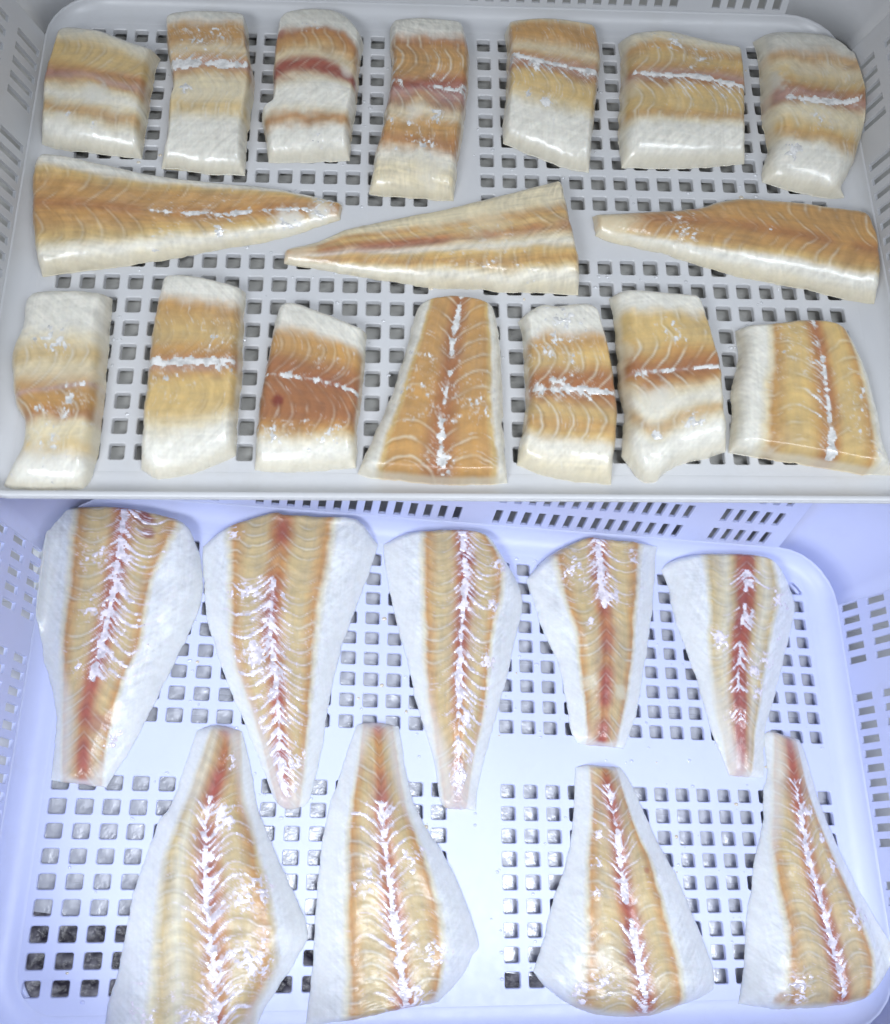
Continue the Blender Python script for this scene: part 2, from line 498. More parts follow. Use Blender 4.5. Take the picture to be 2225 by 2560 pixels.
for mtx, qx, qy, sx, sy, sd, txt in ((BACK, 1.5, 1.658, 26, 16.5, 15, 'tiny cream scraps of fish on the ribs of the greyish basket'), (FRONT, 1.695, 1.5346, 28, 15.5, 16, 'tiny cream scraps of fish on the ribs of the bluish basket')):
    sc = droplets(None, qx, qy, sx, sy, 34, sd, wet_bead('scrap_flesh', (0.58, 0.52, 0.42)), 'fish_scraps', (0.06, 0.16))
    sc.matrix_world = mtx
    tag(sc, txt, 'fish scraps')

# ------------------------------------------------------------------ fish
SHAPES = {
 'P1': {'tray':'a','th':1.61,'o':(-24.03,10.43),'T':[(-3.1,4.77),(-2.21,5.15),(-0.16,4.7),(1.93,3.9),(3.79,3.27)],'B':[(-3.27,-4.28),(-1.44,-4.67),(0.52,-4.86),(3.31,-5.18)],'L':[(-3.1,4.77),(-3.32,2.08),(-3.45,-0.03),(-3.24,-2.9),(-3.27,-4.28)],'R':[(3.79,3.27),(3.49,1.81),(3.43,-1.16),(3.31,-5.18)],'sp':[(-3.39,0.52),(-0.01,0.51),(3.65,-0.08)],'tl':None,'tr':None},
 'P2': {'tray':'a','th':1.61,'o':(-16.87,10.7),'T':[(-3.12,5.47),(-2.61,6.29),(-0.25,6.56),(1.97,6.47),(2.49,5.86)],'B':[(-2.52,-6.21),(-1.35,-6.26),(0.95,-6.6),(3.0,-6.63)],'L':[(-3.12,5.47),(-2.64,2.6),(-2.09,-0.35),(-2.22,-1.56),(-2.22,-2.71),(-2.19,-4.13),(-2.38,-5.57),(-2.52,-6.21)],'R':[(2.49,5.86),(2.75,3.51),(3.17,0.91),(3.13,-2.06),(2.96,-3.72),(3.0,-6.63)],'sp':[(-2.53,1.15),(0.31,1.21),(3.17,1.22)],'tl':None,'tr':None},
 'P3': {'tray':'a','th':1.61,'o':(-9.66,11.52),'T':[(-2.53,4.95),(-1.82,5.96),(-0.04,6.3),(1.97,5.93),(3.43,3.92)],'B':[(-2.73,-6.36),(-0.76,-6.31),(2.67,-6.05)],'L':[(-2.53,4.95),(-2.69,1.26),(-2.68,-2.17),(-3.3,-3.05),(-2.99,-4.48),(-2.73,-6.36)],'R':[(3.43,3.92),(3.19,1.77),(3.02,-1.66),(2.76,-3.74),(2.67,-6.05)],'sp':[(-2.62,0.15),(0.11,0.25),(3.2,-0.08)],'tl':None,'tr':None},
 'P4': {'tray':'a','th':1.54,'o':(-2.23,9.88),'T':[(-2.16,7.12),(0.1,7.39),(3.02,7.1)],'B':[(-3.46,-7.06),(-1.88,-7.3),(2.16,-7.47)],'L':[(-2.16,7.12),(-2.06,2.69),(-2.4,-0.63),(-2.71,-2.7),(-3.15,-4.46),(-3.26,-5.99),(-3.46,-7.06)],'R':[(3.02,7.1),(3.39,4.04),(3.04,-0.45),(2.55,-4.05),(2.16,-7.47)],'sp':[(-2.04,1.27),(0.42,0.71),(3.17,0.38)],'tl':None,'tr':None},
 'P5': {'tray':'a','th':1.68,'o':(6.93,11.18),'T':[(-3.16,5.55),(-2.58,6.03),(-0.11,6.21),(3.3,5.93)],'B':[(-3.56,-4.0),(-1.63,-4.98),(0.23,-5.79),(2.2,-6.27)],'L':[(-3.16,5.55),(-3.05,3.38),(-3.27,-0.14),(-3.52,-2.54),(-3.56,-4.0)],'R':[(3.3,5.93),(3.49,3.56),(3.22,0.96),(2.58,-3.21),(2.2,-6.27)],'sp':[(-3.2,2.27),(-0.55,1.58),(3.15,0.75)],'tl':None,'tr':None},
 'P6': {'tray':'a','th':1.82,'o':(15.99,10.96),'T':[(-4.05,5.23),(-1.02,5.57),(1.4,4.94),(4.56,4.34)],'B':[(-4.59,-5.59),(-2.83,-5.62),(0.53,-5.49),(3.95,-5.03)],'L':[(-4.05,5.23),(-4.02,3.24),(-4.35,-0.28),(-4.64,-2.97),(-4.59,-5.59)],'R':[(4.56,4.34),(4.37,0.93),(3.9,-3.36),(3.95,-5.03)],'sp':[(-4.44,1.12),(0.28,0.63),(4.2,-0.02)],'tl':None,'tr':None},
 'P7': {'tray':'a','th':1.82,'o':(24.75,10.17),'T':[(-2.93,6.57),(-1.6,6.84),(1.53,6.64),(2.81,5.06)],'B':[(-3.75,-5.73),(-2.14,-6.26),(0.41,-6.93),(1.79,-6.85)],'L':[(-2.93,6.57),(-2.78,3.92),(-3.13,-0.7),(-3.06,-2.95),(-3.63,-4.71),(-3.75,-5.73)],'R':[(2.81,5.06),(3.37,3.82),(3.71,1.25),(3.71,-0.26),(2.74,-3.97),(1.59,-6.11),(1.79,-6.85)],'sp':[(-3.63,0.2),(0.66,-0.35),(3.62,-0.13)],'tl':None,'tr':None},
 'T1': {'tray':'a','th':1.44,'o':(-17.45,0.5),'T':[(-9.54,4.41),(-6.59,4.06),(-2.37,3.08),(2.11,2.65),(5.95,2.36),(9.91,1.46)],'B':[(-8.57,-4.44),(-5.1,-3.83),(-0.84,-2.97),(2.87,-2.11),(5.99,-1.33),(9.95,0.25)],'L':[(-9.54,4.41),(-9.83,2.8),(-9.44,-0.61),(-8.96,-3.17),(-8.57,-4.44)],'R':[(9.91,1.46),(10.03,1.19),(9.95,0.25)],'sp':[(-9.44,0.01),(-5.79,-0.01),(-2.04,-0.3),(2.63,-0.19),(6.05,0.39),(10.0,0.63)],'tl':None,'tr':None},
 'T2': {'tray':'a','th':1.37,'o':(-1.52,-0.44),'T':[(-9.4,-1.27),(-7.29,-0.7),(-5.43,0.28),(-2.26,1.11),(0.95,1.84),(4.21,2.81),(8.63,4.19)],'B':[(-9.47,-2.24),(-5.4,-2.98),(-2.23,-3.47),(-0.33,-3.8),(4.12,-4.01),(9.39,-4.21)],'L':[(-9.4,-1.27),(-9.45,-2.15),(-9.47,-2.24)],'R':[(8.63,4.19),(9.01,0.8),(9.42,-2.21),(9.39,-4.21)],'sp':[(-9.27,-1.9),(-2.24,-1.38),(2.51,-0.91),(9.12,0.18)],'tl':None,'tr':None},
 'T3': {'tray':'a','th':1.44,'o':(18.53,-1.16),'T':[(-9.4,2.52),(-6.5,2.7),(-2.74,3.07),(-0.86,3.62),(1.16,3.83),(4.64,3.56),(8.83,2.84)],'B':[(-9.27,1.05),(-8.16,0.54),(-4.76,-0.31),(-0.85,-1.71),(3.06,-2.54),(6.43,-3.41),(8.67,-3.85)],'L':[(-9.4,2.52),(-9.33,2.34),(-9.27,1.05)],'R':[(8.83,2.84),(9.17,0.4),(8.99,-1.88),(8.67,-3.85)],'sp':[(-9.46,1.77),(-2.91,1.61),(2.89,0.59),(9.07,-0.8)],'tl':None,'tr':None},
 'Q1': {'tray':'a','th':1.61,'o':(-24.11,-11.77),'T':[(-2.61,5.98),(-1.74,6.38),(0.33,6.52),(2.57,6.32)],'B':[(-2.38,-6.36),(-0.97,-6.63),(2.27,-6.55)],'L':[(-2.61,5.98),(-2.48,3.71),(-2.8,2.05),(-2.38,-0.61),(-1.61,-2.3),(-1.47,-3.93),(-1.95,-5.35),(-2.38,-6.36)],'R':[(2.57,6.32),(2.75,1.87),(2.82,-0.51),(2.83,-3.34),(2.67,-5.55),(2.27,-6.55)],'sp':[(-2.29,-1.0),(0.35,-0.68),(3.17,-0.22)],'tl':None,'tr':None},
 'Q2': {'tray':'a','th':1.54,'o':(-15.99,-10.76),'T':[(-2.4,6.65),(-0.48,6.58),(2.7,5.89)],'B':[(-2.71,-6.17),(-1.51,-6.75),(0.28,-6.43),(1.74,-5.85),(2.77,-5.24)],'L':[(-2.4,6.65),(-2.7,3.82),(-2.72,1.19),(-2.74,-1.49),(-2.75,-3.74),(-2.71,-6.17)],'R':[(2.7,5.89),(2.74,2.18),(2.79,-0.22),(2.76,-2.58),(2.77,-5.24)],'sp':[(-2.73,0.21),(0.14,0.25),(2.99,0.29)],'tl':None,'tr':None},
 'Q3': {'tray':'a','th':1.4,'o':(-8.9,-11.44),'T':[(-2.16,5.52),(-1.09,5.51),(0.58,4.87),(3.28,3.69)],'B':[(-3.17,-5.49),(-0.63,-5.59),(2.78,-5.31)],'L':[(-2.16,5.52),(-2.5,3.73),(-2.8,1.34),(-3.07,-1.25),(-3.18,-4.05),(-3.17,-5.49)],'R':[(3.28,3.69),(3.17,1.59),(3.0,-0.77),(2.79,-3.65),(2.78,-5.31)],'sp':[(-2.91,0.26),(0.45,-0.22),(3.1,-1.01)],'tl':None,'tr':None},
 'Q4': {'tray':'a','th':1.61,'o':(-1.59,-11.51),'T':[(-0.82,5.78),(0.04,6.08),(1.69,6.21),(3.51,5.93),(3.94,5.75)],'B':[(-4.43,-5.6),(-3.4,-5.91),(-0.81,-6.17),(1.77,-6.31),(4.47,-6.13)],'L':[(-0.82,5.78),(-1.03,5.05),(-1.58,2.75),(-2.41,-0.3),(-3.42,-3.02),(-4.43,-5.6)],'R':[(3.94,5.75),(4.22,3.68),(4.33,0.1),(4.31,-3.37),(4.47,-6.13)],'sp':[(1.87,6.09),(1.3,2.86),(0.96,0.01),(0.51,-3.22),(0.28,-6.71)],'tl':[(0.04,5.88),(-0.52,3.56),(-1.16,1.16),(-1.98,-1.77),(-2.78,-4.59),(-3.24,-6.43)],'tr':[(3.5,5.8),(3.54,2.41),(3.47,-1.15),(3.65,-4.53),(3.85,-6.65)]},
 'Q5': {'tray':'a','th':1.61,'o':(6.6,-11.63),'T':[(-2.7,4.94),(-1.42,5.81),(-0.33,5.76),(1.62,5.98),(2.37,5.38)],'B':[(-3.12,-4.84),(-1.68,-5.46),(0.38,-5.93),(2.5,-6.07)],'L':[(-2.7,4.94),(-2.52,4.05),(-2.44,2.08),(-2.43,-0.92),(-2.68,-2.69),(-3.02,-3.83),(-3.12,-4.84)],'R':[(2.37,5.38),(2.82,2.45),(3.06,-0.66),(2.94,-3.19),(2.62,-4.76),(2.5,-6.07)],'sp':[(-2.61,-0.47),(0.16,-0.54),(3.01,-0.7)],'tl':None,'tr':None},
 'Q6': {'tray':'a','th':1.68,'o':(13.11,-11.01),'T':[(-3.27,6.15),(-2.41,6.34),(-0.52,6.23),(2.34,5.96)],'B':[(-3.25,-4.85),(-2.79,-5.62),(-2.11,-6.45),(-1.26,-6.38),(-0.03,-5.5),(1.5,-5.04),(3.18,-4.5)],'L':[(-3.27,6.15),(-3.05,4.03),(-3.11,0.92),(-3.1,-1.13),(-2.89,-2.44),(-3.1,-3.6),(-3.25,-4.85)],'R':[(2.34,5.96),(2.65,4.6),(2.96,2.49),(3.2,0.7),(3.12,-1.46),(3.18,-4.5)],'sp':[(-3.49,-0.15),(-0.2,0.17),(3.22,0.55)],'tl':None,'tr':None},
 'Q7': {'tray':'a','th':1.61,'o':(21.25,-11.79),'T':[(-3.41,4.67),(-1.11,4.85),(1.06,5.1),(3.53,4.78)],'B':[(-4.79,-3.78),(-2.32,-4.22),(0.83,-4.75),(2.93,-5.09),(5.08,-5.17)],'L':[(-3.41,4.67),(-3.56,2.44),(-4.15,0.28),(-4.35,-1.22),(-4.79,-3.78)],'R':[(3.53,4.78),(4.43,1.88),(4.72,-1.11),(4.71,-3.19),(5.08,-5.17)],'sp':[(1.07,5.01),(1.17,2.38),(1.17,-0.01),(1.08,-2.11),(0.84,-4.39),(0.6,-5.35)],'tl':[(-1.69,4.75),(-1.91,2.96),(-2.47,-0.06),(-3.29,-4.68)],'tr':[(3.41,4.7),(3.75,1.21),(3.8,-1.76),(3.72,-5.61)]},
 'F1': {'tray':'b','th':1.76,'o':(-26.16,7.13),'T':[(-6.06,9.12),(-3.37,9.59),(0.36,9.79),(4.1,9.1),(5.35,7.46)],'B':[(-2.41,-9.38),(-0.9,-9.57),(1.11,-9.75)],'L':[(-6.06,9.12),(-5.51,5.35),(-4.8,1.61),(-3.76,-1.97),(-2.79,-4.58),(-2.49,-7.17),(-2.41,-9.38)],'R':[(5.35,7.46),(5.71,6.43),(6.05,3.86),(5.56,1.29),(4.61,-1.25),(3.54,-4.34),(2.44,-7.07),(1.82,-8.29),(1.11,-9.75)],'sp':[(0.1,9.49),(0.14,5.8),(0.05,2.17),(-0.27,-0.99),(-0.58,-3.53),(-0.68,-5.67),(-0.3,-9.74)],'tl':[(-3.25,9.28),(-3.01,2.68),(-2.85,-0.78),(-1.69,-9.49)],'tr':[(4.02,8.74),(3.14,5.87),(2.44,3.5),(2.38,-0.13),(1.52,-2.57),(0.95,-6.97),(0.84,-9.81)]},
 'F2': {'tray':'b','th':1.76,'o':(-13.87,7.34),'T':[(-6.53,7.28),(-4.82,8.85),(-1.69,9.99),(-0.78,9.99),(2.05,9.99),(4.72,9.99),(6.52,8.45)],'B':[(-0.27,-10.39),(0.54,-11.09),(1.85,-10.97)],'L':[(-6.53,7.28),(-6.36,5.65),(-5.85,2.33),(-5.14,0.19),(-3.86,-2.93),(-2.65,-5.3),(-1.47,-7.62),(-0.27,-10.39)],'R':[(6.52,8.45),(6.1,6.87),(5.01,3.37),(3.99,0.05),(3.26,-3.76),(2.84,-7.54),(2.28,-10.28),(1.85,-10.97)],'sp':[(-0.8,10.74),(-0.94,7.18),(-1.16,4.88),(-1.27,1.17),(-0.44,-3.73),(-0.06,-7.1),(0.62,-11.14)],'tl':[(-4.8,8.51),(-4.44,5.02),(-3.9,-0.4),(-2.03,-5.16),(-0.0,-10.61)],'tr':[(3.21,10.08),(2.8,7.35),(2.32,3.56),(1.96,-1.56),(1.84,-8.04),(1.57,-11.09)]},
 'F3': {'tray':'b','th':1.76,'o':(-1.54,6.71),'T':[(-5.47,9.11),(-3.56,9.99),(-0.11,10.43),(2.4,10.26),(3.81,8.84)],'B':[(-0.96,-9.77),(-0.47,-10.3),(0.97,-10.35),(1.66,-10.4)],'L':[(-5.47,9.11),(-5.18,7.0),(-4.49,3.63),(-3.53,0.35),(-2.56,-3.45),(-1.51,-6.53),(-0.96,-9.77)],'R':[(3.81,8.84),(5.03,7.13),(5.58,5.36),(5.24,3.4),(4.53,0.66),(3.64,-2.63),(2.67,-5.83),(1.87,-8.48),(1.66,-10.4)],'sp':[(0.49,10.17),(0.66,6.88),(0.44,2.98),(0.26,-0.76),(0.2,-4.35),(0.26,-10.47)],'tl':[(-2.71,9.83),(-2.55,4.67),(-2.37,0.73),(-2.1,-2.45),(-1.22,-6.95),(-0.72,-10.35)],'tr':[(2.51,9.84),(3.73,7.86),(3.51,5.06),(2.78,1.63),(2.27,-3.53),(1.44,-6.98),(0.86,-10.46)]},
 'F4': {'tray':'b','th':1.76,'o':(10.05,9.57),'T':[(-5.66,4.17),(-4.26,5.74),(-2.47,7.04),(-0.77,7.76),(0.82,7.76),(3.5,7.76),(5.59,7.66)],'B':[(-2.08,-8.33),(-0.64,-8.46),(1.6,-8.62)],'L':[(-5.66,4.17),(-5.3,3.02),(-4.55,0.46),(-3.46,-1.94),(-2.99,-3.91),(-2.61,-7.17),(-2.08,-8.33)],'R':[(5.59,7.66),(5.21,4.82),(4.59,1.16),(3.71,-2.34),(2.86,-5.74),(1.6,-8.62)],'sp':[(-0.04,8.27),(0.08,5.56),(0.1,2.72),(0.28,-0.05),(0.01,-4.08),(-0.29,-7.33),(-0.53,-8.74)],'tl':[(-3.89,5.89),(-3.07,2.51),(-2.21,-0.18),(-1.85,-3.52),(-1.45,-8.62)],'tr':[(3.8,8.07),(3.24,4.34),(2.89,1.49),(2.35,-2.65),(0.81,-8.81)]},
 'F5': {'tray':'b','th':1.76,'o':(21.66,8.0),'T':[(-5.76,7.34),(-4.82,8.13),(-2.3,8.78),(1.78,9.0),(3.81,8.63),(5.51,6.54)],'B':[(-1.6,-8.8),(0.29,-8.94),(1.29,-8.92)],'L':[(-5.76,7.34),(-5.33,6.24),(-4.97,3.7),(-4.22,0.89),(-3.44,-1.85),(-2.8,-5.21),(-2.03,-7.56),(-1.6,-8.8)],'R':[(5.51,6.54),(5.98,4.96),(4.9,1.97),(3.18,-2.35),(1.83,-5.5),(1.29,-8.92)],'sp':[(1.36,8.72),(0.81,5.08),(-0.05,1.43),(-0.61,-2.02),(-0.7,-5.38),(-0.89,-9.09)],'tl':[(-2.55,8.51),(-2.43,4.87),(-2.61,0.62),(-2.49,-3.44),(-2.06,-6.06),(-1.57,-9.03)],'tr':[(3.59,8.28),(3.79,5.27),(2.48,1.57),(1.56,-1.93),(0.55,-5.97),(-0.03,-9.07)]},
 'G1': {'tray':'b','th':1.87,'o':(-17.38,-8.02),'T':[(-2.21,9.29),(-0.8,9.71),(0.83,9.33)],'B':[(-6.03,-9.17),(-1.8,-9.71),(3.06,-9.36)],'L':[(-2.21,9.29),(-2.78,6.92),(-3.26,4.89),(-4.17,3.02),(-4.72,0.87),(-5.25,-1.22),(-5.37,-3.27),(-5.61,-5.72),(-5.93,-7.17),(-6.03,-9.17)],'R':[(0.83,9.33),(1.58,7.04),(2.24,4.32),(3.05,2.54),(4.1,0.49),(5.36,-1.77),(6.08,-3.65),(5.33,-5.2),(4.32,-6.68),(3.34,-8.34),(3.06,-9.36)],'sp':[(-0.12,9.43),(-0.5,6.19),(-1.02,3.72),(-0.86,0.86),(-0.43,-2.27),(0.06,-4.75),(0.56,-8.15),(0.74,-9.49)],'tl':[(-1.26,9.42),(-1.97,6.79),(-3.02,2.95),(-3.6,0.31),(-3.54,-2.25),(-3.54,-4.23),(-3.33,-8.06),(-3.24,-9.43)],'tr':[(0.72,9.22),(1.22,5.21),(2.4,1.39),(3.37,-1.75),(3.82,-4.31),(3.83,-6.29),(3.04,-7.71),(2.74,-9.33)]},
 'G2': {'tray':'b','th':1.87,'o':(-5.59,-7.36),'T':[(-2.99,9.38),(-1.65,9.6),(0.06,9.39)],'B':[(-5.64,-9.61),(-2.97,-9.34),(-0.44,-8.93),(1.82,-8.58),(3.0,-8.43)],'L':[(-2.99,9.38),(-3.73,6.92),(-4.76,3.44),(-5.11,0.83),(-5.28,-1.88),(-5.34,-4.03),(-5.37,-6.59),(-5.55,-9.07),(-5.64,-9.61)],'R':[(0.06,9.39),(0.82,5.46),(1.84,2.82),(3.35,0.78),(4.57,-1.57),(5.74,-4.74),(5.25,-5.8),(4.52,-7.04),(3.0,-8.43)],'sp':[(-1.57,9.43),(-1.35,5.89),(-1.14,3.02),(-0.84,0.27),(-0.31,-2.97),(0.05,-5.06),(0.32,-7.09),(0.56,-8.63)],'tl':[(-2.62,9.33),(-3.11,5.25),(-3.57,1.34),(-3.52,-1.88),(-3.34,-5.02),(-3.24,-9.27)],'tr':[(-0.33,9.3),(0.62,4.18),(1.37,1.93),(2.24,-0.81),(2.85,-2.99),(3.12,-5.59),(2.76,-8.34)]},
 'G3': {'tray':'b','th':1.87,'o':(10.6,-8.62),'T':[(-2.88,8.12),(-1.83,8.29),(0.64,8.21)],'B':[(-6.61,-5.45),(-5.84,-6.36),(-4.43,-7.33),(-2.87,-8.02),(-1.48,-8.23),(1.4,-8.29),(3.58,-7.8),(5.58,-7.21),(6.56,-6.77)],'L':[(-2.88,8.12),(-3.22,4.76),(-3.9,1.65),(-5.06,-1.22),(-5.93,-3.77),(-6.61,-5.45)],'R':[(0.64,8.21),(1.56,6.73),(2.92,3.44),(4.17,1.08),(5.16,-1.24),(5.87,-3.2),(6.57,-5.43),(6.56,-6.77)],'sp':[(-0.83,8.17),(-0.82,6.57),(-0.41,3.34),(-0.26,-0.1),(0.2,-2.33),(0.49,-5.06),(0.87,-8.15)],'tl':[(-1.97,8.17),(-2.13,5.1),(-2.71,1.61),(-3.06,-1.78),(-3.49,-5.0),(-4.25,-7.39)],'tr':[(0.21,8.12),(0.91,4.78),(2.08,1.64),(2.76,-1.23),(3.27,-4.01),(3.57,-6.17),(3.8,-7.51)]},
 'G4': {'tray':'b','th':1.87,'o':(24.83,-7.06),'T':[(-1.51,9.4),(-0.97,9.64),(0.19,9.45),(1.59,9.12)],'B':[(-5.95,-9.3),(-3.5,-9.63),(-0.13,-9.65),(2.65,-9.43),(4.13,-8.92),(5.33,-7.63)],'L':[(-1.51,9.4),(-1.6,6.37),(-2.02,5.19),(-2.45,2.9),(-3.46,0.19),(-3.9,-1.63),(-4.68,-3.97),(-5.24,-6.82),(-5.95,-9.3)],'R':[(1.59,9.12),(2.02,7.57),(2.52,4.58),(3.48,1.45),(4.69,-1.63),(5.7,-4.02),(6.21,-6.37),(5.33,-7.63)],'sp':[(0.31,9.21),(0.16,5.44),(0.17,2.83),(0.2,0.16),(0.69,-2.81),(1.08,-5.47),(1.49,-7.93),(1.5,-9.43)],'tl':[(-0.83,9.43),(-1.51,5.05),(-2.32,1.34),(-2.4,-2.21),(-2.51,-5.66),(-3.19,-9.55)],'tr':[(1.05,9.04),(1.4,5.1),(2.58,0.76),(3.5,-2.21),(3.87,-3.98),(4.29,-6.28),(3.78,-8.79)]},
}


PAL_A = dict(W=(214, 211, 200), C=(208, 196, 166), Y=(194, 167, 114), O=(178, 138, 86), B=(154, 104, 68), R=(142, 74, 60), P=(178, 148, 140), K=(112, 40, 36), G=(194, 191, 180))
PAL_B = dict(W=(214, 217, 221), C=(208, 202, 182), Y=(192, 173, 134), O=(184, 141, 94), B=(162, 102, 78), R=(152, 74, 74), P=(190, 146, 148), K=(122, 34, 54), G=(210, 212, 212))

def resample(pts, n, closed=False):
    """Catmull-Rom through pts, n samples at equal arc length"""
    P = np.array(pts, float)
    if len(P) == 2:
        t = np.linspace(0, 1, n)[:, None]
        return P[0] * (1 - t) + P[1] * t
    E = np.vstack([2 * P[0] - P[1], P, 2 * P[-1] - P[-2]])
    out = []
    for i in range(len(P) - 1):
        p0, p1, p2, p3 = E[i:i + 4]
        for t in np.linspace(0, 1, 24, endpoint=False):
            out.append(0.5 * ((2 * p1) + (-p0 + p2) * t + (2 * p0 - 5 * p1 + 4 * p2 - p3) * t * t + (-p0 + 3 * p1 - 3 * p2 + p3) * t ** 3))
    out.append(P[-1]); out = np.array(out)
    d = np.r_[0, np.cumsum(np.hypot(*np.diff(out, axis=0).T))]
    u = np.linspace(0, d[-1], n)
    return np.c_[np.interp(u, d, out[:, 0]), np.interp(u, d, out[:, 1])]

def smooth01(x):
    x = np.clip(x, 0, 1)
    return x * x * (3 - 2 * x)

class Fillet:
    pass

def edge_params(n, bias=0.16):
    """parameters in [0,1], denser near both ends so rounded flanks are resolved"""
    t = np.linspace(0, 1, n)
    return t - bias * np.sin(2 * np.pi * t) * 0.9

def build_fillet(key, name, label, group, axis, stops=None, tail=1, th=None, round_cm=(0.5, 0.5, 0.8, 1.6), corner_th=(1, 1, 1, 1),
                 spine_col='B', spine_w=0.35, spine_amt=0.8, chev=0.5, chev_pitch=0.85, film_glare_spans=(), branch=(0, 0, 0), flecks=(), jag=0.08, warp=0.03, seed=1, spots=(), fibre=0.5, margin=None):
    S = SHAPES[key]
    A = S['tray'] == 'a'
    pal = {k: lin(v) for k, v in (PAL_A if A else PAL_B).items()}
    h0 = (th or S['th'])
    NX, NY = (170, 210) if axis == 'h' else (190, 380)
    if key[0] == 'T': NX, NY = 330, 130
    if key[0] == 'Q' and axis == 'v': NX, NY = 170, 210
    xs = edge_params(NX); ys = edge_params(NY)
    n = 300
    T, B, L, R = (resample(S[k], n) for k in 'TBLR')
    u = np.linspace(0, 1, n)
    rs = np.random.default_rng(seed)
    def jitter(E, k):
        d = np.cumsum(np.r_[0, np.hypot(*np.diff(E, axis=0).T)])
        w = np.minimum(1, np.minimum(u, 1 - u) * 8)
        nn = (fbm(d * 1.1, d * 0 + k * 3.7, seed + k, 4) + 0.15 * vnoise(d * 4.0, d * 0 + k, seed + 7)) * jag * w
        tg = np.gradient(E, axis=0); tg /= np.hypot(*tg.T)[:, None] + 1e-9
        return E + np.c_[-tg[:, 1], tg[:, 0]] * nn[:, None] * 1.6
    ev = lambda E, t: np.c_[np.interp(t, u, E[:, 0]), np.interp(t, u, E[:, 1])]
    X = xs[:, None, None]; Y = ys[None, :, None]
    def patch(T, B, L, R):
        Tx, Bx = ev(T, xs), ev(B, xs); Ly, Ry = ev(L, ys), ev(R, ys)
        return (1 - Y) * Tx[:, None] + Y * Bx[:, None] + (1 - X) * Ly[None] + X * Ry[None] - ((1 - X) * (1 - Y) * T[0] + X * (1 - Y) * T[-1] + (1 - X) * Y * B[0] + X * Y * B[-1])
    P = patch(T, B, L, R)
    Tx, Bx = ev(T, xs), ev(B, xs); Ly, Ry = ev(L, ys), ev(R, ys)
    PJ = patch(jitter(T, 1), jitter(B, 2), jitter(L, 3), jitter(R, 4))     # ragged outline, felt only near the edge
    dx = np.minimum(xs, 1 - xs)[:, None] * np.hypot(*(Ry - Ly).T)[None, :]
    dy = np.minimum(ys, 1 - ys)[None, :] * np.hypot(*(Bx - Tx).T)[:, None]
    P = P + (PJ - P) * np.exp(-np.minimum(dx, dy) / 0.3)[..., None]
    wx = np.hypot(*(Ry - Ly).T)[None, :]; wy = np.hypot(*(Bx - Tx).T)[:, None]
    x2, y2 = np.meshgrid(xs, ys, indexing='ij')
    rl, rr, rt, rb = round_cm
    def fl(d, r):
        if r >= 2.5:                                  # thin flap rising slowly from a low rounded lip
            q = np.clip(1 - d / 0.5, 0, 1)
            return 0.2 * np.sqrt(np.maximum(1 - q ** 2.2, 0)) + 0.8 * smooth01(d / r) ** 0.7
        q = np.clip(1 - d / r, 0, 1)
        return np.sqrt(np.maximum(1 - q ** 2.0, 0))
    prof = fl(x2 * wx, rl) * fl((1 - x2) * wx, rr) * fl(y2 * wy, rt) * fl((1 - y2) * wy, rb)
    a, b, c, d = corner_th
    thick = (a * (1 - x2) + b * x2) * (1 - y2) + (c * (1 - x2) + d * x2) * y2
    px, py = P[..., 0], P[..., 1]
    lowf = fbm(px * 0.35 + seed, py * 0.35, seed + 21, 2)
    # across (t) and along (s) the backbone
    sp = resample(S['sp'], 200)
    if axis == 'h':
        s2, t2 = x2, y2
        cs = np.interp(px, sp[:, 0], sp[:, 1])
        dist = cs - py                              # positive towards the near edge
        along = px - px.min()
    else:
        s2, t2 = y2, x2
        cs = np.interp(-py, -sp[:, 1], sp[:, 0])
        dist = px - cs
        along = py.max() - py
    ad = np.abs(dist)
    wob = fbm(px * 0.6, py * 0.6, seed + 5, 3)
    fine = fbm(px * 2.4, py * 2.4, seed + 9, 3)
    # colour across the piece
    t3 = (t2 - 0.055) / 0.945 if (axis == 'h' and key[0] != 'T') else t2
    tt = t3 + warp * wob + 0.012 * fine
    col = np.zeros(P.shape[:2] + (3,))
    if stops:
        pos = np.array([q[0] for q in stops]); cc = np.array([pal[q[1]] for q in stops])
        for off in (-0.024, -0.008, 0.008, 0.024):
            for k in range(3): col[..., k] += 0.25 * np.interp(tt + off, pos, cc[:, k])
        amb = np.interp(tt, pos, [0.0 if q[1] in 'WG' else (0.5 if q[1] == 'C' else 1.0) for q in stops])
    else:
        tl = resample(S['tl'], 200); tr = resample(S['tr'], 200)
        lo = np.interp(-py, -tl[:, 1], tl[:, 0]); hi = np.interp(-py, -tr[:, 1], tr[:, 0])
        uu = np.where(dist < 0, (px - cs) / np.maximum(cs - lo, 0.2), (px - cs) / np.maximum(hi - cs, 0.2)) + warp * wob * 2 + 0.03 * fine
        mg = margin or [(-1.5, 'W'), (-1.1, 'W'), (-0.98, 'C'), (-0.88, 'O'), (-0.62, 'Y'), (-0.3, 'Y'), (-0.12, 'O'), (0.12, 'O'), (0.3, 'Y'), (0.62, 'Y'), (0.88, 'O'), (0.98, 'C'), (1.1, 'W'), (1.5, 'W')]
        pos = np.array([q[0] for q in mg]); cc = np.array([pal[q[1]] for q in mg])
        for k in range(3): col[..., k] = np.interp(uu, pos, cc[:, k])
        amb = smooth01((1.06 - np.abs(uu)) / 0.14)
    # dark lateral muscle along the backbone
    if spine_amt:
        g = np.exp(-(dist / spine_w) ** 2) * spine_amt * smooth01(0.75 + 0.7 * fbm(along * 0.5, dist * 0.3, seed + 3, 2))
        col = col * (1 - g[..., None]) + pal[spine_col] * g[..., None]
    # chevron sheets of connective tissue
    D = 2.6 if A else 2.4
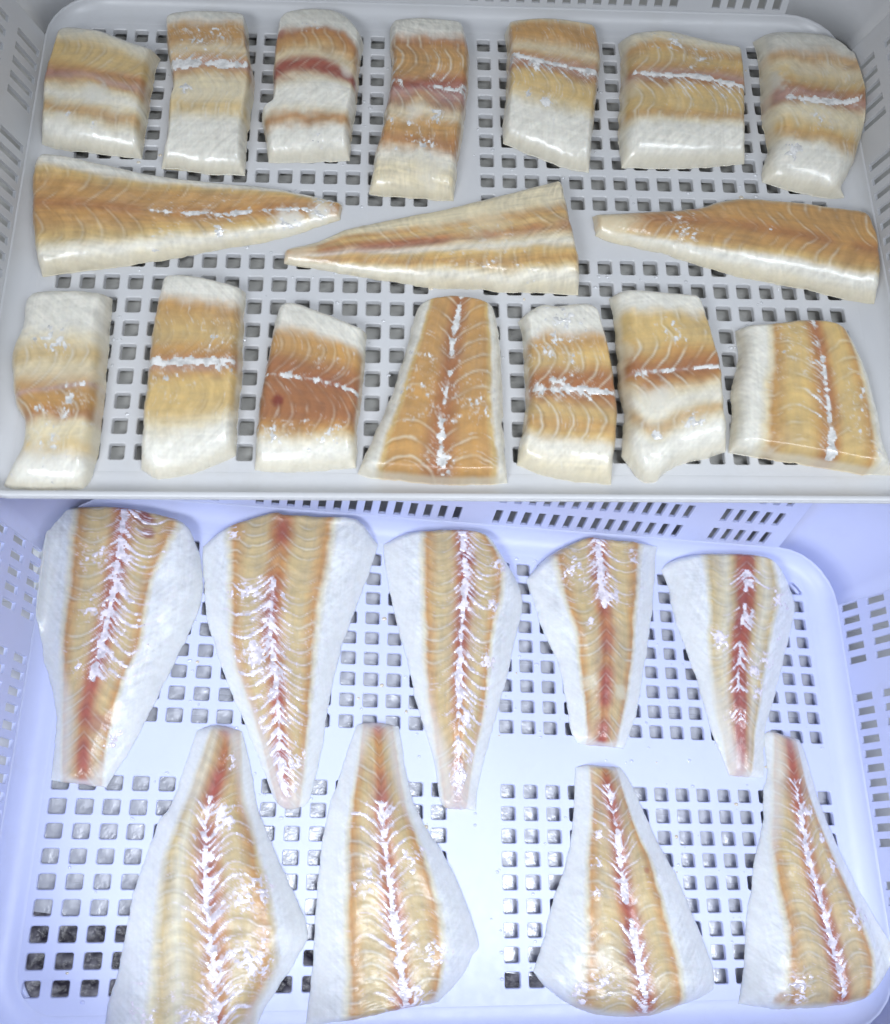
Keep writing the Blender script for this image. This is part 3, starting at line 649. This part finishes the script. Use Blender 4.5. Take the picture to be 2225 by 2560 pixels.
    gfun = lambda q: 1.35 * np.sin(np.pi * np.clip(q / D, 0, 1.25) * 0.62)
    ph = (along - tail * gfun(ad + 0.12 * wob) + 0.26 * wob + 0.05 * fine) / chev_pitch
    fr = np.abs(ph - np.round(ph)) * chev_pitch
    fr2 = (ph - np.round(ph)) * chev_pitch
    line = np.exp(-(fr / 0.085) ** 2)
    brk = smooth01(0.5 + 1.5 * fbm(px * 0.7, py * 0.7, seed + 31, 3))
    lw = line * brk * chev * (0.25 + 0.75 * amb) * (0.35 + 0.65 * smooth01(ad / 0.6))
    pale = pal['W'] * 0.55 + pal['C'] * 0.45
    col = col * (1 - lw[..., None]) + pale * lw[..., None]
    # darker ochre just behind every sheet, fibres along the muscle, blotches
    band = 0.5 + 0.5 * np.cos(2 * np.pi * (ph - 0.42))
    fib = fbm(ph * 7.0, dist * 1.6 + along * 0.15, seed + 41, 2)
    fib2 = fbm(along * 0.7 + dist * 0.2, dist * 7.0, seed + 47, 2)
    tone = 1 + (0.10 if A else 0.13) * (band - 0.5) * amb + fibre * (0.15 * fib + 0.16 * fib2) + 0.13 * wob * amb + 0.09 * fine + 0.13 * (1 - amb) * fbm((along + ad) * 4.6, (along - ad) * 0.6, seed + 53, 2) - 0.16 * amb * brk * np.exp(-((fr2 - 0.17) / 0.06) ** 2)
    col = col * tone[..., None]
    sat = (0.10 * wob + 0.05 * fib2) * amb
    col[..., 2] *= 1 - sat * 1.2; col[..., 0] *= 1 + sat * 0.25
    for (qx, qy, qr, qc, qa) in spots:
        k = ((x2 - qx) * wx) ** 2 + ((y2 - qy) * wy) ** 2
        g = smooth01(1.35 - np.sqrt(k) / qr * (1 + 0.5 * fine)) * qa
        col = col * (1 - g[..., None]) + pal[qc] * g[..., None]
    # cut flanks show plain pale flesh
    side = smooth01((0.80 - prof) / 0.35)
    tintside = pal['C'] * (0.6 if A else 0.1) + pal['W'] * (0.4 if A else 0.9)
    col = col * (1 - 0.6 * side[..., None]) + tintside * 0.6 * side[..., None]
    # ---------------- torn silverskin and wet glare drawn as white colour on the flesh: its own thin raised sheet
    n5 = fbm(px * 3.1, py * 3.1, seed + 61, 4)
    nfl = fbm(ph * 2.6, dist * 2.2, seed + 63, 4)
    nfl2 = fbm(px * 2.4 + 9, py * 2.4, seed + 64, 4)
    field = np.full(P.shape[:2], -1.0)
    smax = along.max()
    k_lo, k_hi = -4, int(smax / chev_pitch) + 6
    for (s0, s1, w) in film_glare_spans:
        win = smooth01((along - s0 * smax) / 0.5 + 0.5) * smooth01((s1 * smax - along) / 0.5 + 0.5)
        ln = np.interp(along, np.linspace(0, smax, 60), 0.75 + 1.0 * fbm(np.linspace(0, smax, 60) * 0.9, np.full(60, w * 9), seed + 65, 3))
        off = 0.07 * np.interp(along, np.linspace(0, smax, 60), fbm(np.linspace(0, smax, 60) * 0.8, np.full(60, 2.0), seed + 66, 2))
        f = (0.43 if A else 0.44) * w * ln * win - np.abs(dist + off) + 0.27 * n5 * win + 0.05 * (fr < 0.12) * win - 0.6 * (1 - win)
        field = np.maximum(field, f)
        if branch[2]:
            kk = np.clip(np.round(ph).astype(int) - k_lo, 0, k_hi - k_lo + 2)
            for sub, pr, lf, wf in ((0.0, branch[2], 1.0, 1.0), (0.5, branch[2] * 0.7, 0.7, 0.75), (0.25, branch[2] * 0.8, 0.38, 0.5), (0.75, branch[2] * 0.8, 0.38, 0.5)):
                phs = ph - sub
                kk = np.clip(np.round(phs).astype(int) - k_lo, 0, k_hi - k_lo + 2)
                frs = np.abs(phs - np.round(phs)) * chev_pitch
                for sg, L1 in ((-1, branch[0]), (1, branch[1])):
                    if L1 <= 0: continue
                    tab_on = rs.random(k_hi - k_lo + 4) < pr
                    tab_l = L1 * rs.uniform(0.45, 1.35, k_hi - k_lo + 4) * lf
                    tab_w = rs.uniform(0.05, 0.115, k_hi - k_lo + 4) * wf * (1.0 if A else 1.35)
                    tab_s = np.where(rs.random(k_hi - k_lo + 4) < 0.65, 0.0, rs.uniform(0.3, 0.6, k_hi - k_lo + 4) * L1)
                    Lk = tab_l[kk]; ok = tab_on[kk] & (dist * sg > 0)
                    wd = tab_w[kk] * np.clip(1.25 - ad / np.maximum(Lk, 0.1), -1, 1) * np.where(ad < tab_s[kk], -1, 1)
                    g2 = np.where(ok, wd * win - frs + 0.085 * n5 + 0.05 * nfl2 - 0.3 * (1 - win), -1)
                    field = np.maximum(field, g2)
    for (qx, qy, qr, qn) in flecks:
        i0 = int(np.interp(qx, xs, np.arange(NX))); j0 = int(np.interp(qy, ys, np.arange(NY)))
        c = P[i0, j0]
        env = np.exp(-(((px - c[0]) ** 2 + (py - c[1]) ** 2) / (qr * 0.85) ** 2))
        dens = min(qn / (qr * qr * 14.0), 1.6)
        ridge = 0.75 * (1 - 3.0 * np.abs(nfl)) + 0.5 * nfl2 + 0.35 * n5
        field = np.maximum(field, (ridge - 0.98 + 0.5 * min(dens + (0.3 if A else 0.5), 1.6) * env) * 0.3 - 0.3 * (env < 0.1))
    inside = (x2 > 0.02) & (x2 < 0.98) & (y2 > 0.012) & (y2 < 0.988) & (prof > 0.55)
    field = np.where(inside, field, -1)
    halo = smooth01((field + 0.075) / 0.11) * 0.62  # pale fringe of silverskin and glare put into the flesh colour
    film_glare_col = lin((206, 202, 196)) if A else lin((220, 210, 224))
    col = col * (1 - halo[..., None]) + film_glare_col * halo[..., None]
    col = np.clip(col, 0.01, 0.95)
    relief = 0.02 * lw + 0.008 * fib * amb + 0.012 * fine - 0.07 * np.exp(-(dist / 0.28) ** 2) * (0.4 if axis == 'h' else 1)
    dome = 1 - 0.14 * (2 * t2 - 1) ** 2 - 0.05 * (2 * s2 - 1) ** 2
    z = h0 * thick * prof * dome * (1 + 0.10 * lowf) + (relief + 0.03 * fbm(px * 0.9, py * 0.9, seed + 91, 2)) * prof
    z = np.maximum(z, 0) + 0.012
    # ends that reach past the flat floor ride up the bend of the basket
    bx, by, sk = (26.7, 17.3, 1.3) if A else (29.4, 16.2, 1.6)
    ex = np.clip(np.abs(px + S['o'][0]) - bx, 0, sk * 0.95); ey = np.clip(py + S['o'][1] - by, 0, sk * 0.95)
    z = z + (sk - np.sqrt(sk * sk - ex * ex)) + (sk - np.sqrt(sk * sk - ey * ey))
    V = np.concatenate([P, z[..., None]], -1)
    nv = NX * NY
    idx = np.arange(nv).reshape(NX, NY)
    q = np.stack([idx[:-1, :-1], idx[:-1, 1:], idx[1:, 1:], idx[1:, :-1]], -1).reshape(-1, 4)
    # flat underside carried by the outline only
    edge_i = np.concatenate([idx[0, :], idx[-1, :], idx[1:-1, 0], idx[1:-1, -1]])
    low = np.full(nv, -1); low[edge_i] = nv + np.arange(len(edge_i))
    V2 = V.reshape(-1, 3)[edge_i].copy(); V2[:, 2] = 0.004
    VA = np.concatenate([V.reshape(-1, 3), V2])
    bl = np.concatenate([idx[0, :], idx[1:, -1], idx[-1, -2::-1], idx[-2:0:-1, 0]])
    bn = np.roll(bl, -1)
    qs = np.stack([bl, bn, low[bn], low[bl]], -1)
    q2 = low[np.stack([idx[0, :-1], idx[-1, :-1], idx[-1, 1:], idx[0, 1:]], -1)]
    me = quads_mesh(name, VA * CM, np.concatenate([q, q2, qs]))
    at = me.attributes.new('tint', 'FLOAT_COLOR', 'POINT')
    cc4 = np.ones((len(VA), 4), np.float32); cc4[:nv, :3] = col.reshape(-1, 3); cc4[nv:, :3] = pal['C']
    at.data.foreach_set('color', cc4.ravel())
    o = link(name, me, M_FLESH_A if A else M_FLESH_B)
    base = BACK if A else FRONT
    o.matrix_world = base @ Matrix.Translation((S['o'][0] * CM, S['o'][1] * CM, 0.0))
    tag(o, label, 'fish fillet', group)
    # ---------------- the white silverskin and painted glare sheet itself, raised a little where it is thick
    on = field > 0.022
    fq = on[:-1, :-1].astype(int) + on[:-1, 1:] + on[1:, 1:] + on[1:, :-1]
    keep = (fq >= 2).ravel()
    if keep.any():
        qq = q[keep]
        used, inv = np.unique(qq, return_inverse=True)
        MVv = V.reshape(-1, 3)[used].copy()
        fu = field.reshape(-1)[used]
        MVv[:, 2] += 0.004 + 0.05 * smooth01((fu - 0.02) / 0.1) + 0.02 * n5.reshape(-1)[used] * (fu > 0.03)
        mm = quads_mesh('membrane_glare', MVv * CM, inv.reshape(-1, 4))
        tag(link('membrane_glare', mm, M_FILM_GLARE_A if A else M_FILM_GLARE_B, o), kind='stuff')
    return o

def st(txt):
    out = []
    for q in txt.split():
        out.append((float(q[:-1]), q[-1]))
    return out

GA = 'cod portions laid in rows in the greyish basket'
GT = 'cod tail pieces laid end to end across the greyish basket'
GB = 'long cod fillets laid in the bluish white basket'

# far row of the greyish basket
build_fillet('P1', 'cod_portion', 'thick cod portion with torn white patch beside the far left basket corner', GA, 'h', st('0G .1C .16Y .32Y .4O .46P .5O .55C .64W .70C .77O .83C .9W 1W'),
             spine_col='R', spine_w=0.35, spine_amt=0.5, seed=11, warp=0.05, spots=((.55, .62, .9, 'W', .7), (.25, .86, .6, 'W', .6)), flecks=((.3, .82, .4, 5), (.55, .88, .3, 3)), chev=0.35)
build_fillet('P2', 'cod_portion', 'wavy narrow cod portion with broad white band of silverskin and glare near its brown far end', GA, 'h', st('0G .05W .1O .2O .27C .33O .38P .43O .48C .6C .68Y .72C .76W 1W'),
             spine_col='R', spine_w=0.3, spine_amt=0.5, seed=12, film_glare_spans=((.03, .97, .55), (.05, .95, .3)), branch=(.8, .3, .8), flecks=((.5, .25, 1.8, 26), (.25, .57, .5, 5)), jag=.07)
build_fillet('P3', 'cod_portion', 'cod portion with two red brown stripes and bright white flesh between', GA, 'h', st('0G .12W .17B .27O .36C .4R .47R .52C .56W .71W .75C .78B .815O .86W 1W'),
             spine_amt=0, seed=13, jag=.08, warp=.05, chev=.35, spots=((.1, .2, .4, 'R', .6), (.85, .45, .5, 'W', .5)), flecks=((.4, .15, .8, 4), (.6, .93, .5, 3)))
build_fillet('P4', 'cod_portion', 'long ragged cod portion with purple spine and three white blobs', GA, 'h', st('0G .09W .13B .2O .33O .4R .46P .5B .57C .64O .7O .76B .79O .81W .9C 1C'),
             spine_col='R', spine_w=0.4, spine_amt=0.5, seed=14, jag=.09, warp=.05, film_glare_spans=((.55, .98, .22), (.1, .35, .1)), branch=(1.2, .5, .6), chev=.55, fibre=1,
             flecks=((.12, .66, .4, 12), (.35, .665, .3, 16), (.68, .63, .7, 30), (.5, .77, 1.5, 8)), spots=((.4, .6, .7, 'W', .5), (.7, .9, 1.2, 'W', .4)))
build_fillet('P5', 'cod_portion', 'cod portion with slanting white far streak of silverskin and glare and slanted white near end', GA, 'h', st('0C .05O .18O .27C .32O .37P .42B .48Y .62Y .69C .74W 1W'),
             spine_col='B', spine_w=0.5, spine_amt=0.6, seed=15, film_glare_spans=((.02, .98, .4), (.35, .95, .25)), branch=(.25, 1.0, .85), chev=.3, flecks=((.25, .68, .5, 6), (.45, .7, .7, 12), (.3, .45, .8, 8)))
build_fillet('P6', 'cod_portion', 'broad square cod portion with white spine strip and folded white near side', GA, 'h', st('0G .07C .12O .22Y .31O .36P .42B .49Y .65Y .70O .75C .79W 1W'),
             spine_col='B', spine_w=0.5, spine_amt=0.7, seed=16, film_glare_spans=((.1, .98, .5), (.4, .98, .3)), branch=(.15, 1.0, .8), chev=.6, round_cm=(1.1, .5, .9, 1.8), flecks=((.4, .12, 1.4, 14), (.6, .24, 1.4, 8)), spots=((.04, .5, 1.0, 'C', .6),))
build_fillet('P7', 'cod_portion', 'bulging cod portion leaning by the far right basket corner', GA, 'h', st('0G .12G .2O .25C .35Y .42B .46P .5B .54C .62C .68Y .735O .77C .8W 1W'),
             spine_col='B', spine_w=0.35, spine_amt=0.7, seed=17, film_glare_spans=((.2, .93, .4), (.55, .9, .3)), branch=(.3, .4, .6), chev=.6, round_cm=(1.3, 1.3, 1.5, 2.0), warp=.05, spots=((.02, .4, 1.0, 'G', .8), (.35, .85, .7, 'W', .6)),
             flecks=((.25, .85, .7, 20), (.5, .63, 1.0, 7)))
# tail pieces across the middle
build_fillet('T1', 'cod_tail', 'cod tail tapering to a frayed white tip against its neighbour tail', GT, 'h', st('0W .15W .2Y .32O .46O .52O .65O .8Y .86C .91W 1C'),
             th=1.6, corner_th=(1.1, .4, 1.1, .4), spine_col='B', spine_w=.5, spine_amt=.7, seed=18, chev=.35, chev_pitch=1.25, film_glare_spans=((.38, .72, .28), (.72, .97, .12)), branch=(.3, .3, .5), fibre=.9,
             spots=((.82, .88, 1.1, 'W', .9), (.93, .75, .9, 'W', .9), (.93, .2, .7, 'C', .7)), flecks=((.82, .88, .7, 14), (.93, .75, .7, 14), (.6, .75, 1.6, 14), (.95, .3, .8, 12), (.45, .8, 1.5, 6)), round_cm=(.6, .3, .9, 1.4))
build_fillet('T2', 'cod_tail', 'pale striped cod tail with brown central streak between the other two tails', GT, 'h', st('0C .12C .25C .34O .42Y .5O .6C .65W .70Y .8O .85Y .88C .93W 1C'),
             th=1.6, corner_th=(.5, 1.1, .5, 1.1), tail=-1, spine_col='R', spine_w=.45, spine_amt=.75, seed=19, chev=.4, chev_pitch=1.0, fibre=1.2, warp=.04, spots=((.05, .5, 1.0, 'C', .6), (.7, .28, 1.6, 'C', .5), (.55, .12, 1.6, 'C', .5)), flecks=((.7, .8, 2.5, 5),), round_cm=(.3, .5, .9, 1.4))
build_fillet('T3', 'cod_tail', 'plain ochre cod tail with blunt pale tip beside the right basket wall', GT, 'h', st('0C .06C .1O .25O .45O .52O .7O .79Y .84W .92W 1C'),
             th=1.6, corner_th=(.6, 1.1, .6, 1.1), tail=-1, spine_col='B', spine_w=.55, spine_amt=.75, seed=20, chev=.5, chev_pitch=.95, fibre=.7, spots=((.05, .5, 1.4, 'C', .85), (.13, .45, .9, 'C', .4), (.36, .1, .3, 'R', .6)), flecks=((.3, .45, 1.0, 7), (.33, .62, .7, 8), (.62, .5, .3, 3)), round_cm=(.4, .7, 1.1, 1.6))
# near row of the greyish basket
build_fillet('Q1', 'cod_portion', 'curved cod portion with faint pink spine beside the near left basket wall', GA, 'h', st('0W .19W .25C .31Y .4C .5O .56O .6O .66B .7C .78C .83Y .87W 1W'),
             tail=1, spine_col='P', spine_w=.18, spine_amt=.8, seed=21, chev=.6, chev_pitch=.85, jag=.08, warp=.04, round_cm=(1.2, .7, .9, 1.8), film_glare_spans=((.65, .9, .12),), branch=(0, .6, .3), flecks=((.5, .3, 1.2, 22), (.7, .6, .4, 6), (.4, .88, 2.0, 14), (.6, .68, 1.6, 6)), spots=((.3, .9, 1.3, 'W', .6),))
build_fillet('Q2', 'cod_portion', 'straight cod portion with a thick beaded white spine line', GA, 'h', st('0W .09W .13O .3Y .38O .43O .47P .52O .57Y .72Y .79C .84W 1W'),
             spine_col='B', spine_w=.5, spine_amt=.7, seed=22, chev=.15, film_glare_spans=((.02, .98, .5), (.03, .97, .4)), branch=(.2, .3, .4), flecks=((.75, .36, 1.3, 14), (.85, .52, .7, 5), (.3, .56, 1.4, 6)), round_cm=(.6, .6, .6, 2.2))
build_fillet('Q3', 'cod_portion', 'dark brown cod portion with thin white spine and a red spot', GA, 'h', st('0W .13W .19O .28O .36B .47B .52B .7B .79O .84C .88W 1W'),
             spine_col='R', spine_w=.3, spine_amt=.45, seed=23, chev=.3, film_glare_spans=((.02, .45, .24), (.4, .98, .14), (.7, .98, .2)), branch=(.15, .15, .4), flecks=((.25, .83, 1.2, 10), (.7, .83, 1.3, 12), (.6, .35, .8, 3)), spots=((.2, .63, .38, 'K', .8),), round_cm=(.6, .6, .6, 2.0))
build_fillet('Q4', 'cod_tail', 'trapezoid tail piece standing narrow end away with white spine and clear chevrons', GA, 'v', None, tail=-1, th=1.6, round_cm=(1.3, 1.2, .5, .6), corner_th=(.85, .85, 1.1, 1.1),
             spine_col='B', spine_w=.5, spine_amt=.55, seed=24, chev=.55, chev_pitch=1.15, film_glare_spans=((.01, .38, .3), (.1, .98, .12), (.78, .99, .25)), branch=(.25, .25, .5), flecks=((.3, .55, 2.4, 22), (.75, .6, 1.6, 14), (.55, .93, 1.0, 14)), warp=.02,
             margin=[(-1.9, 'O'), (-1.6, 'C'), (-1.45, 'W'), (-1.1, 'W'), (-1.0, 'Y'), (-.9, 'O'), (-.4, 'O'), (-.1, 'B'), (.1, 'B'), (.4, 'O'), (.85, 'O'), (.97, 'Y'), (1.06, 'W'), (1.6, 'W')])
build_fillet('Q5', 'cod_portion', 'tall cod portion with broken white spine and hooked white streaks at its white far end', GA, 'h', st('0W .15W .21O .34Y .44B .5B .56B .64Y .74O .8Y .85W 1C'),
             spine_col='B', spine_w=.45, spine_amt=.6, seed=25, chev=.6, chev_pitch=.95, film_glare_spans=((.02, .98, .28), (.3, .75, .38)), branch=(.3, .6, .6), flecks=((.5, .12, 1.6, 22), (.35, .3, 1.9, 24), (.4, .5, 1.6, 6)), jag=.07)
build_fillet('Q6', 'cod_portion', 'cod portion with split folded near end and thin pale spine line', GA, 'h', st('0W .1W .14Y .3Y .38O .44B .5B .55O .6C .67W .72C .76O .8C .86W 1W'),
             spine_col='P', spine_w=.12, spine_amt=.7, seed=26, chev=.7, chev_pitch=1.0, film_glare_spans=((.14, .97, .12),), flecks=((.55, .3, .9, 7), (.2, .52, .4, 6), (.7, .83, .7, 8), (.3, .82, .4, 5)), round_cm=(1.2, .5, .7, 2.0), spots=((.02, .4, .9, 'C', .7), (.35, .63, .9, 'W', .7)), warp=.04)
build_fillet('Q7', 'cod_tail', 'wide fillet block by the near right basket wall with purple edged spine', GA, 'v', None, tail=-1, th=1.6, round_cm=(.8, 1.4, .6, .6),
             spine_col='R', spine_w=.5, spine_amt=.6, seed=27, chev=.5, chev_pitch=1.1, film_glare_spans=((.01, .98, .2), (.3, .62, .35), (.72, .97, .4)), branch=(1.0, 0, .75), flecks=((.85, .6, 2.2, 20), (.4, .3, 1.8, 12), (.9, .9, .8, 5)), warp=.03)
# far row of the bluish basket
FB = dict(spine_col='R', spine_w=.7, spine_amt=.9, jag=.06, chev=.5, chev_pitch=.85, th=1.6, round_cm=(2.6, 2.6, .6, .6), corner_th=(1, 1, .65, .65), warp=.03, tail=1)
GBK = dict(FB, tail=-1, corner_th=(.7, .7, 1.05, 1.05))
build_fillet('F1', 'cod_fillet', 'cod fillet with dark red spine top and a large white patch of silverskin and glare', GB, 'v', None, seed=31, film_glare_spans=((.01, .66, .36), (.05, .66, .2)), branch=(.7, 2.1, .85),
             spots=((.6, .04, .7, 'K', .85), (.62, .1, .55, 'K', .7), (.5, .8, .8, 'R', .5)), flecks=((.3, .62, .55, 60), (.35, .2, 1.2, 14), (.75, .85, .9, 16), (.35, .4, 1.2, 10)), **FB)
build_fillet('F2', 'cod_fillet', 'broad cod fillet whose end leans on the back wall with herringbone white silverskin and glare', GB, 'v', None, seed=32, film_glare_spans=((.24, .98, .3), (.3, .95, .26)), branch=(2.2, 1.4, .9), flecks=((.25, .28, .9, 34), (.3, .5, 1.2, 20), (.6, .85, 1.0, 34), (.55, .94, .7, 24), (.2, .05, .6, 4)), **FB)
build_fillet('F3', 'cod_fillet', 'cod fillet with crimson spine and tangled white silverskin and glare on its right half', GB, 'v', None, seed=33, film_glare_spans=((.01, .35, .5), (.3, .7, .4), (.6, .98, .16)), branch=(.7, 1.9, .85), flecks=((.78, .15, .9, 40), (.72, .3, .7, 26), (.75, .5, .7, 20), (.55, .9, 1.0, 40), (.6, .7, .7, 14)), spots=((.57, .12, .5, 'K', .7), (.55, .26, .5, 'K', .6)), **FB)
build_fillet('F4', 'cod_fillet', 'shorter cod fillet with white silverskin and glare only on the wide half of its spine', GB, 'v', None, seed=34, film_glare_spans=((.01, .37, .55), (.05, .36, .35)), branch=(1.2, 1.2, .8), flecks=((.35, .15, 1.4, 16), (.62, .3, .8, 14), (.4, .42, .5, 8), (.8, .1, .8, 8)), spots=((.52, .2, .6, 'K', .55), (.7, .75, .6, 'C', .7), (.3, .7, .7, 'C', .6)), **FB)
build_fillet('F5', 'cod_fillet', 'pale yellow cod fillet with brownish spine nearest the right slotted wall', GB, 'v', None, seed=35, film_glare_spans=((.08, .2, .28), (.24, .38, .3), (.42, .66, .12)), branch=(1.0, 1.5, .85), flecks=((.8, .2, 1.0, 16), (.72, .5, .8, 26), (.7, .65, .7, 22), (.3, .4, 1.0, 14), (.4, .75, .8, 10), (.85, .35, .6, 8), (.57, .14, .5, 20), (.57, .3, .5, 18), (.6, .55, .6, 18)),
             margin=[(-2, 'W'), (-1.1, 'W'), (-.98, 'C'), (-.88, 'Y'), (-.5, 'C'), (-.35, 'Y'), (-.2, 'B'), (.2, 'B'), (.35, 'Y'), (.6, 'C'), (.88, 'Y'), (.98, 'C'), (1.1, 'W'), (2, 'W')], **FB)
# near row of the bluish basket
build_fillet('G1', 'cod_fillet', 'large cod fillet with comb-like white silverskin and glare beside the left perforated field', GB, 'v', None, seed=36, film_glare_spans=((.24, .99, .32), (.5, .99, .2)), branch=(1.0, 1.9, .85), flecks=((.7, .12, .7, 24), (.62, .3, 1.0, 16), (.72, .55, 1.5, 34), (.7, .75, 1.6, 34), (.6, .93, 2.2, 26), (.25, .93, 1.0, 10)),
             margin=[(-2, 'W'), (-1.1, 'W'), (-.98, 'C'), (-.85, 'Y'), (-.6, 'C'), (-.35, 'Y'), (-.2, 'Y'), (0, 'O'), (.2, 'O'), (.35, 'Y'), (.62, 'Y'), (.88, 'O'), (.98, 'Y'), (1.1, 'W'), (2, 'W')], **GBK)
build_fillet('G2', 'cod_fillet', 'large cod fillet with ladder of white silverskin and glare over a brown red spine', GB, 'v', None, seed=37, film_glare_spans=((.28, .99, .38), (.3, .42, .5)), branch=(1.3, 1.1, .75), flecks=((.62, .33, .7, 34), (.7, .5, 1.0, 12), (.72, .8, 1.2, 18), (.72, .95, 1.0, 16), (.35, .55, 1.3, 12)), **GBK)
build_fillet('G3', 'cod_fillet', 'fan shaped cod fillet with blood red spine and white flecks down one side', GB, 'v', None, seed=38, film_glare_spans=((.08, .27, .2), (.27, .58, .5), (.62, .99, .42)), branch=(.8, .8, .9), flecks=((.3, .3, .5, 26), (.28, .42, .45, 26), (.27, .55, .4, 18), (.35, .88, 1.4, 16), (.25, .95, 1.0, 10)), spots=((.5, .68, .6, 'K', .6), (.5, .78, .55, 'K', .6), (.35, .78, .7, 'C', .7), (.72, .45, .22, 'B', .7)), **dict(GBK, round_cm=(2.6, 2.6, .5, 1.6)))
build_fillet('G4', 'cod_fillet', 'cod fillet with purple red spine closest to the near right basket wall', GB, 'v', None, seed=39, film_glare_spans=((.18, .35, .18), (.3, .99, .4), (.35, .95, .25)), branch=(.7, .6, .8), flecks=((.62, .3, .6, 20), (.75, .5, .7, 14), (.8, .7, 1.0, 12), (.3, .92, 1.4, 16), (.72, .4, .5, 10)), spots=((.5, .2, 1.0, 'B', .4), (.2, .96, .5, 'O', .6)), **dict(GBK, round_cm=(2.6, 2.6, .5, 1.6)))
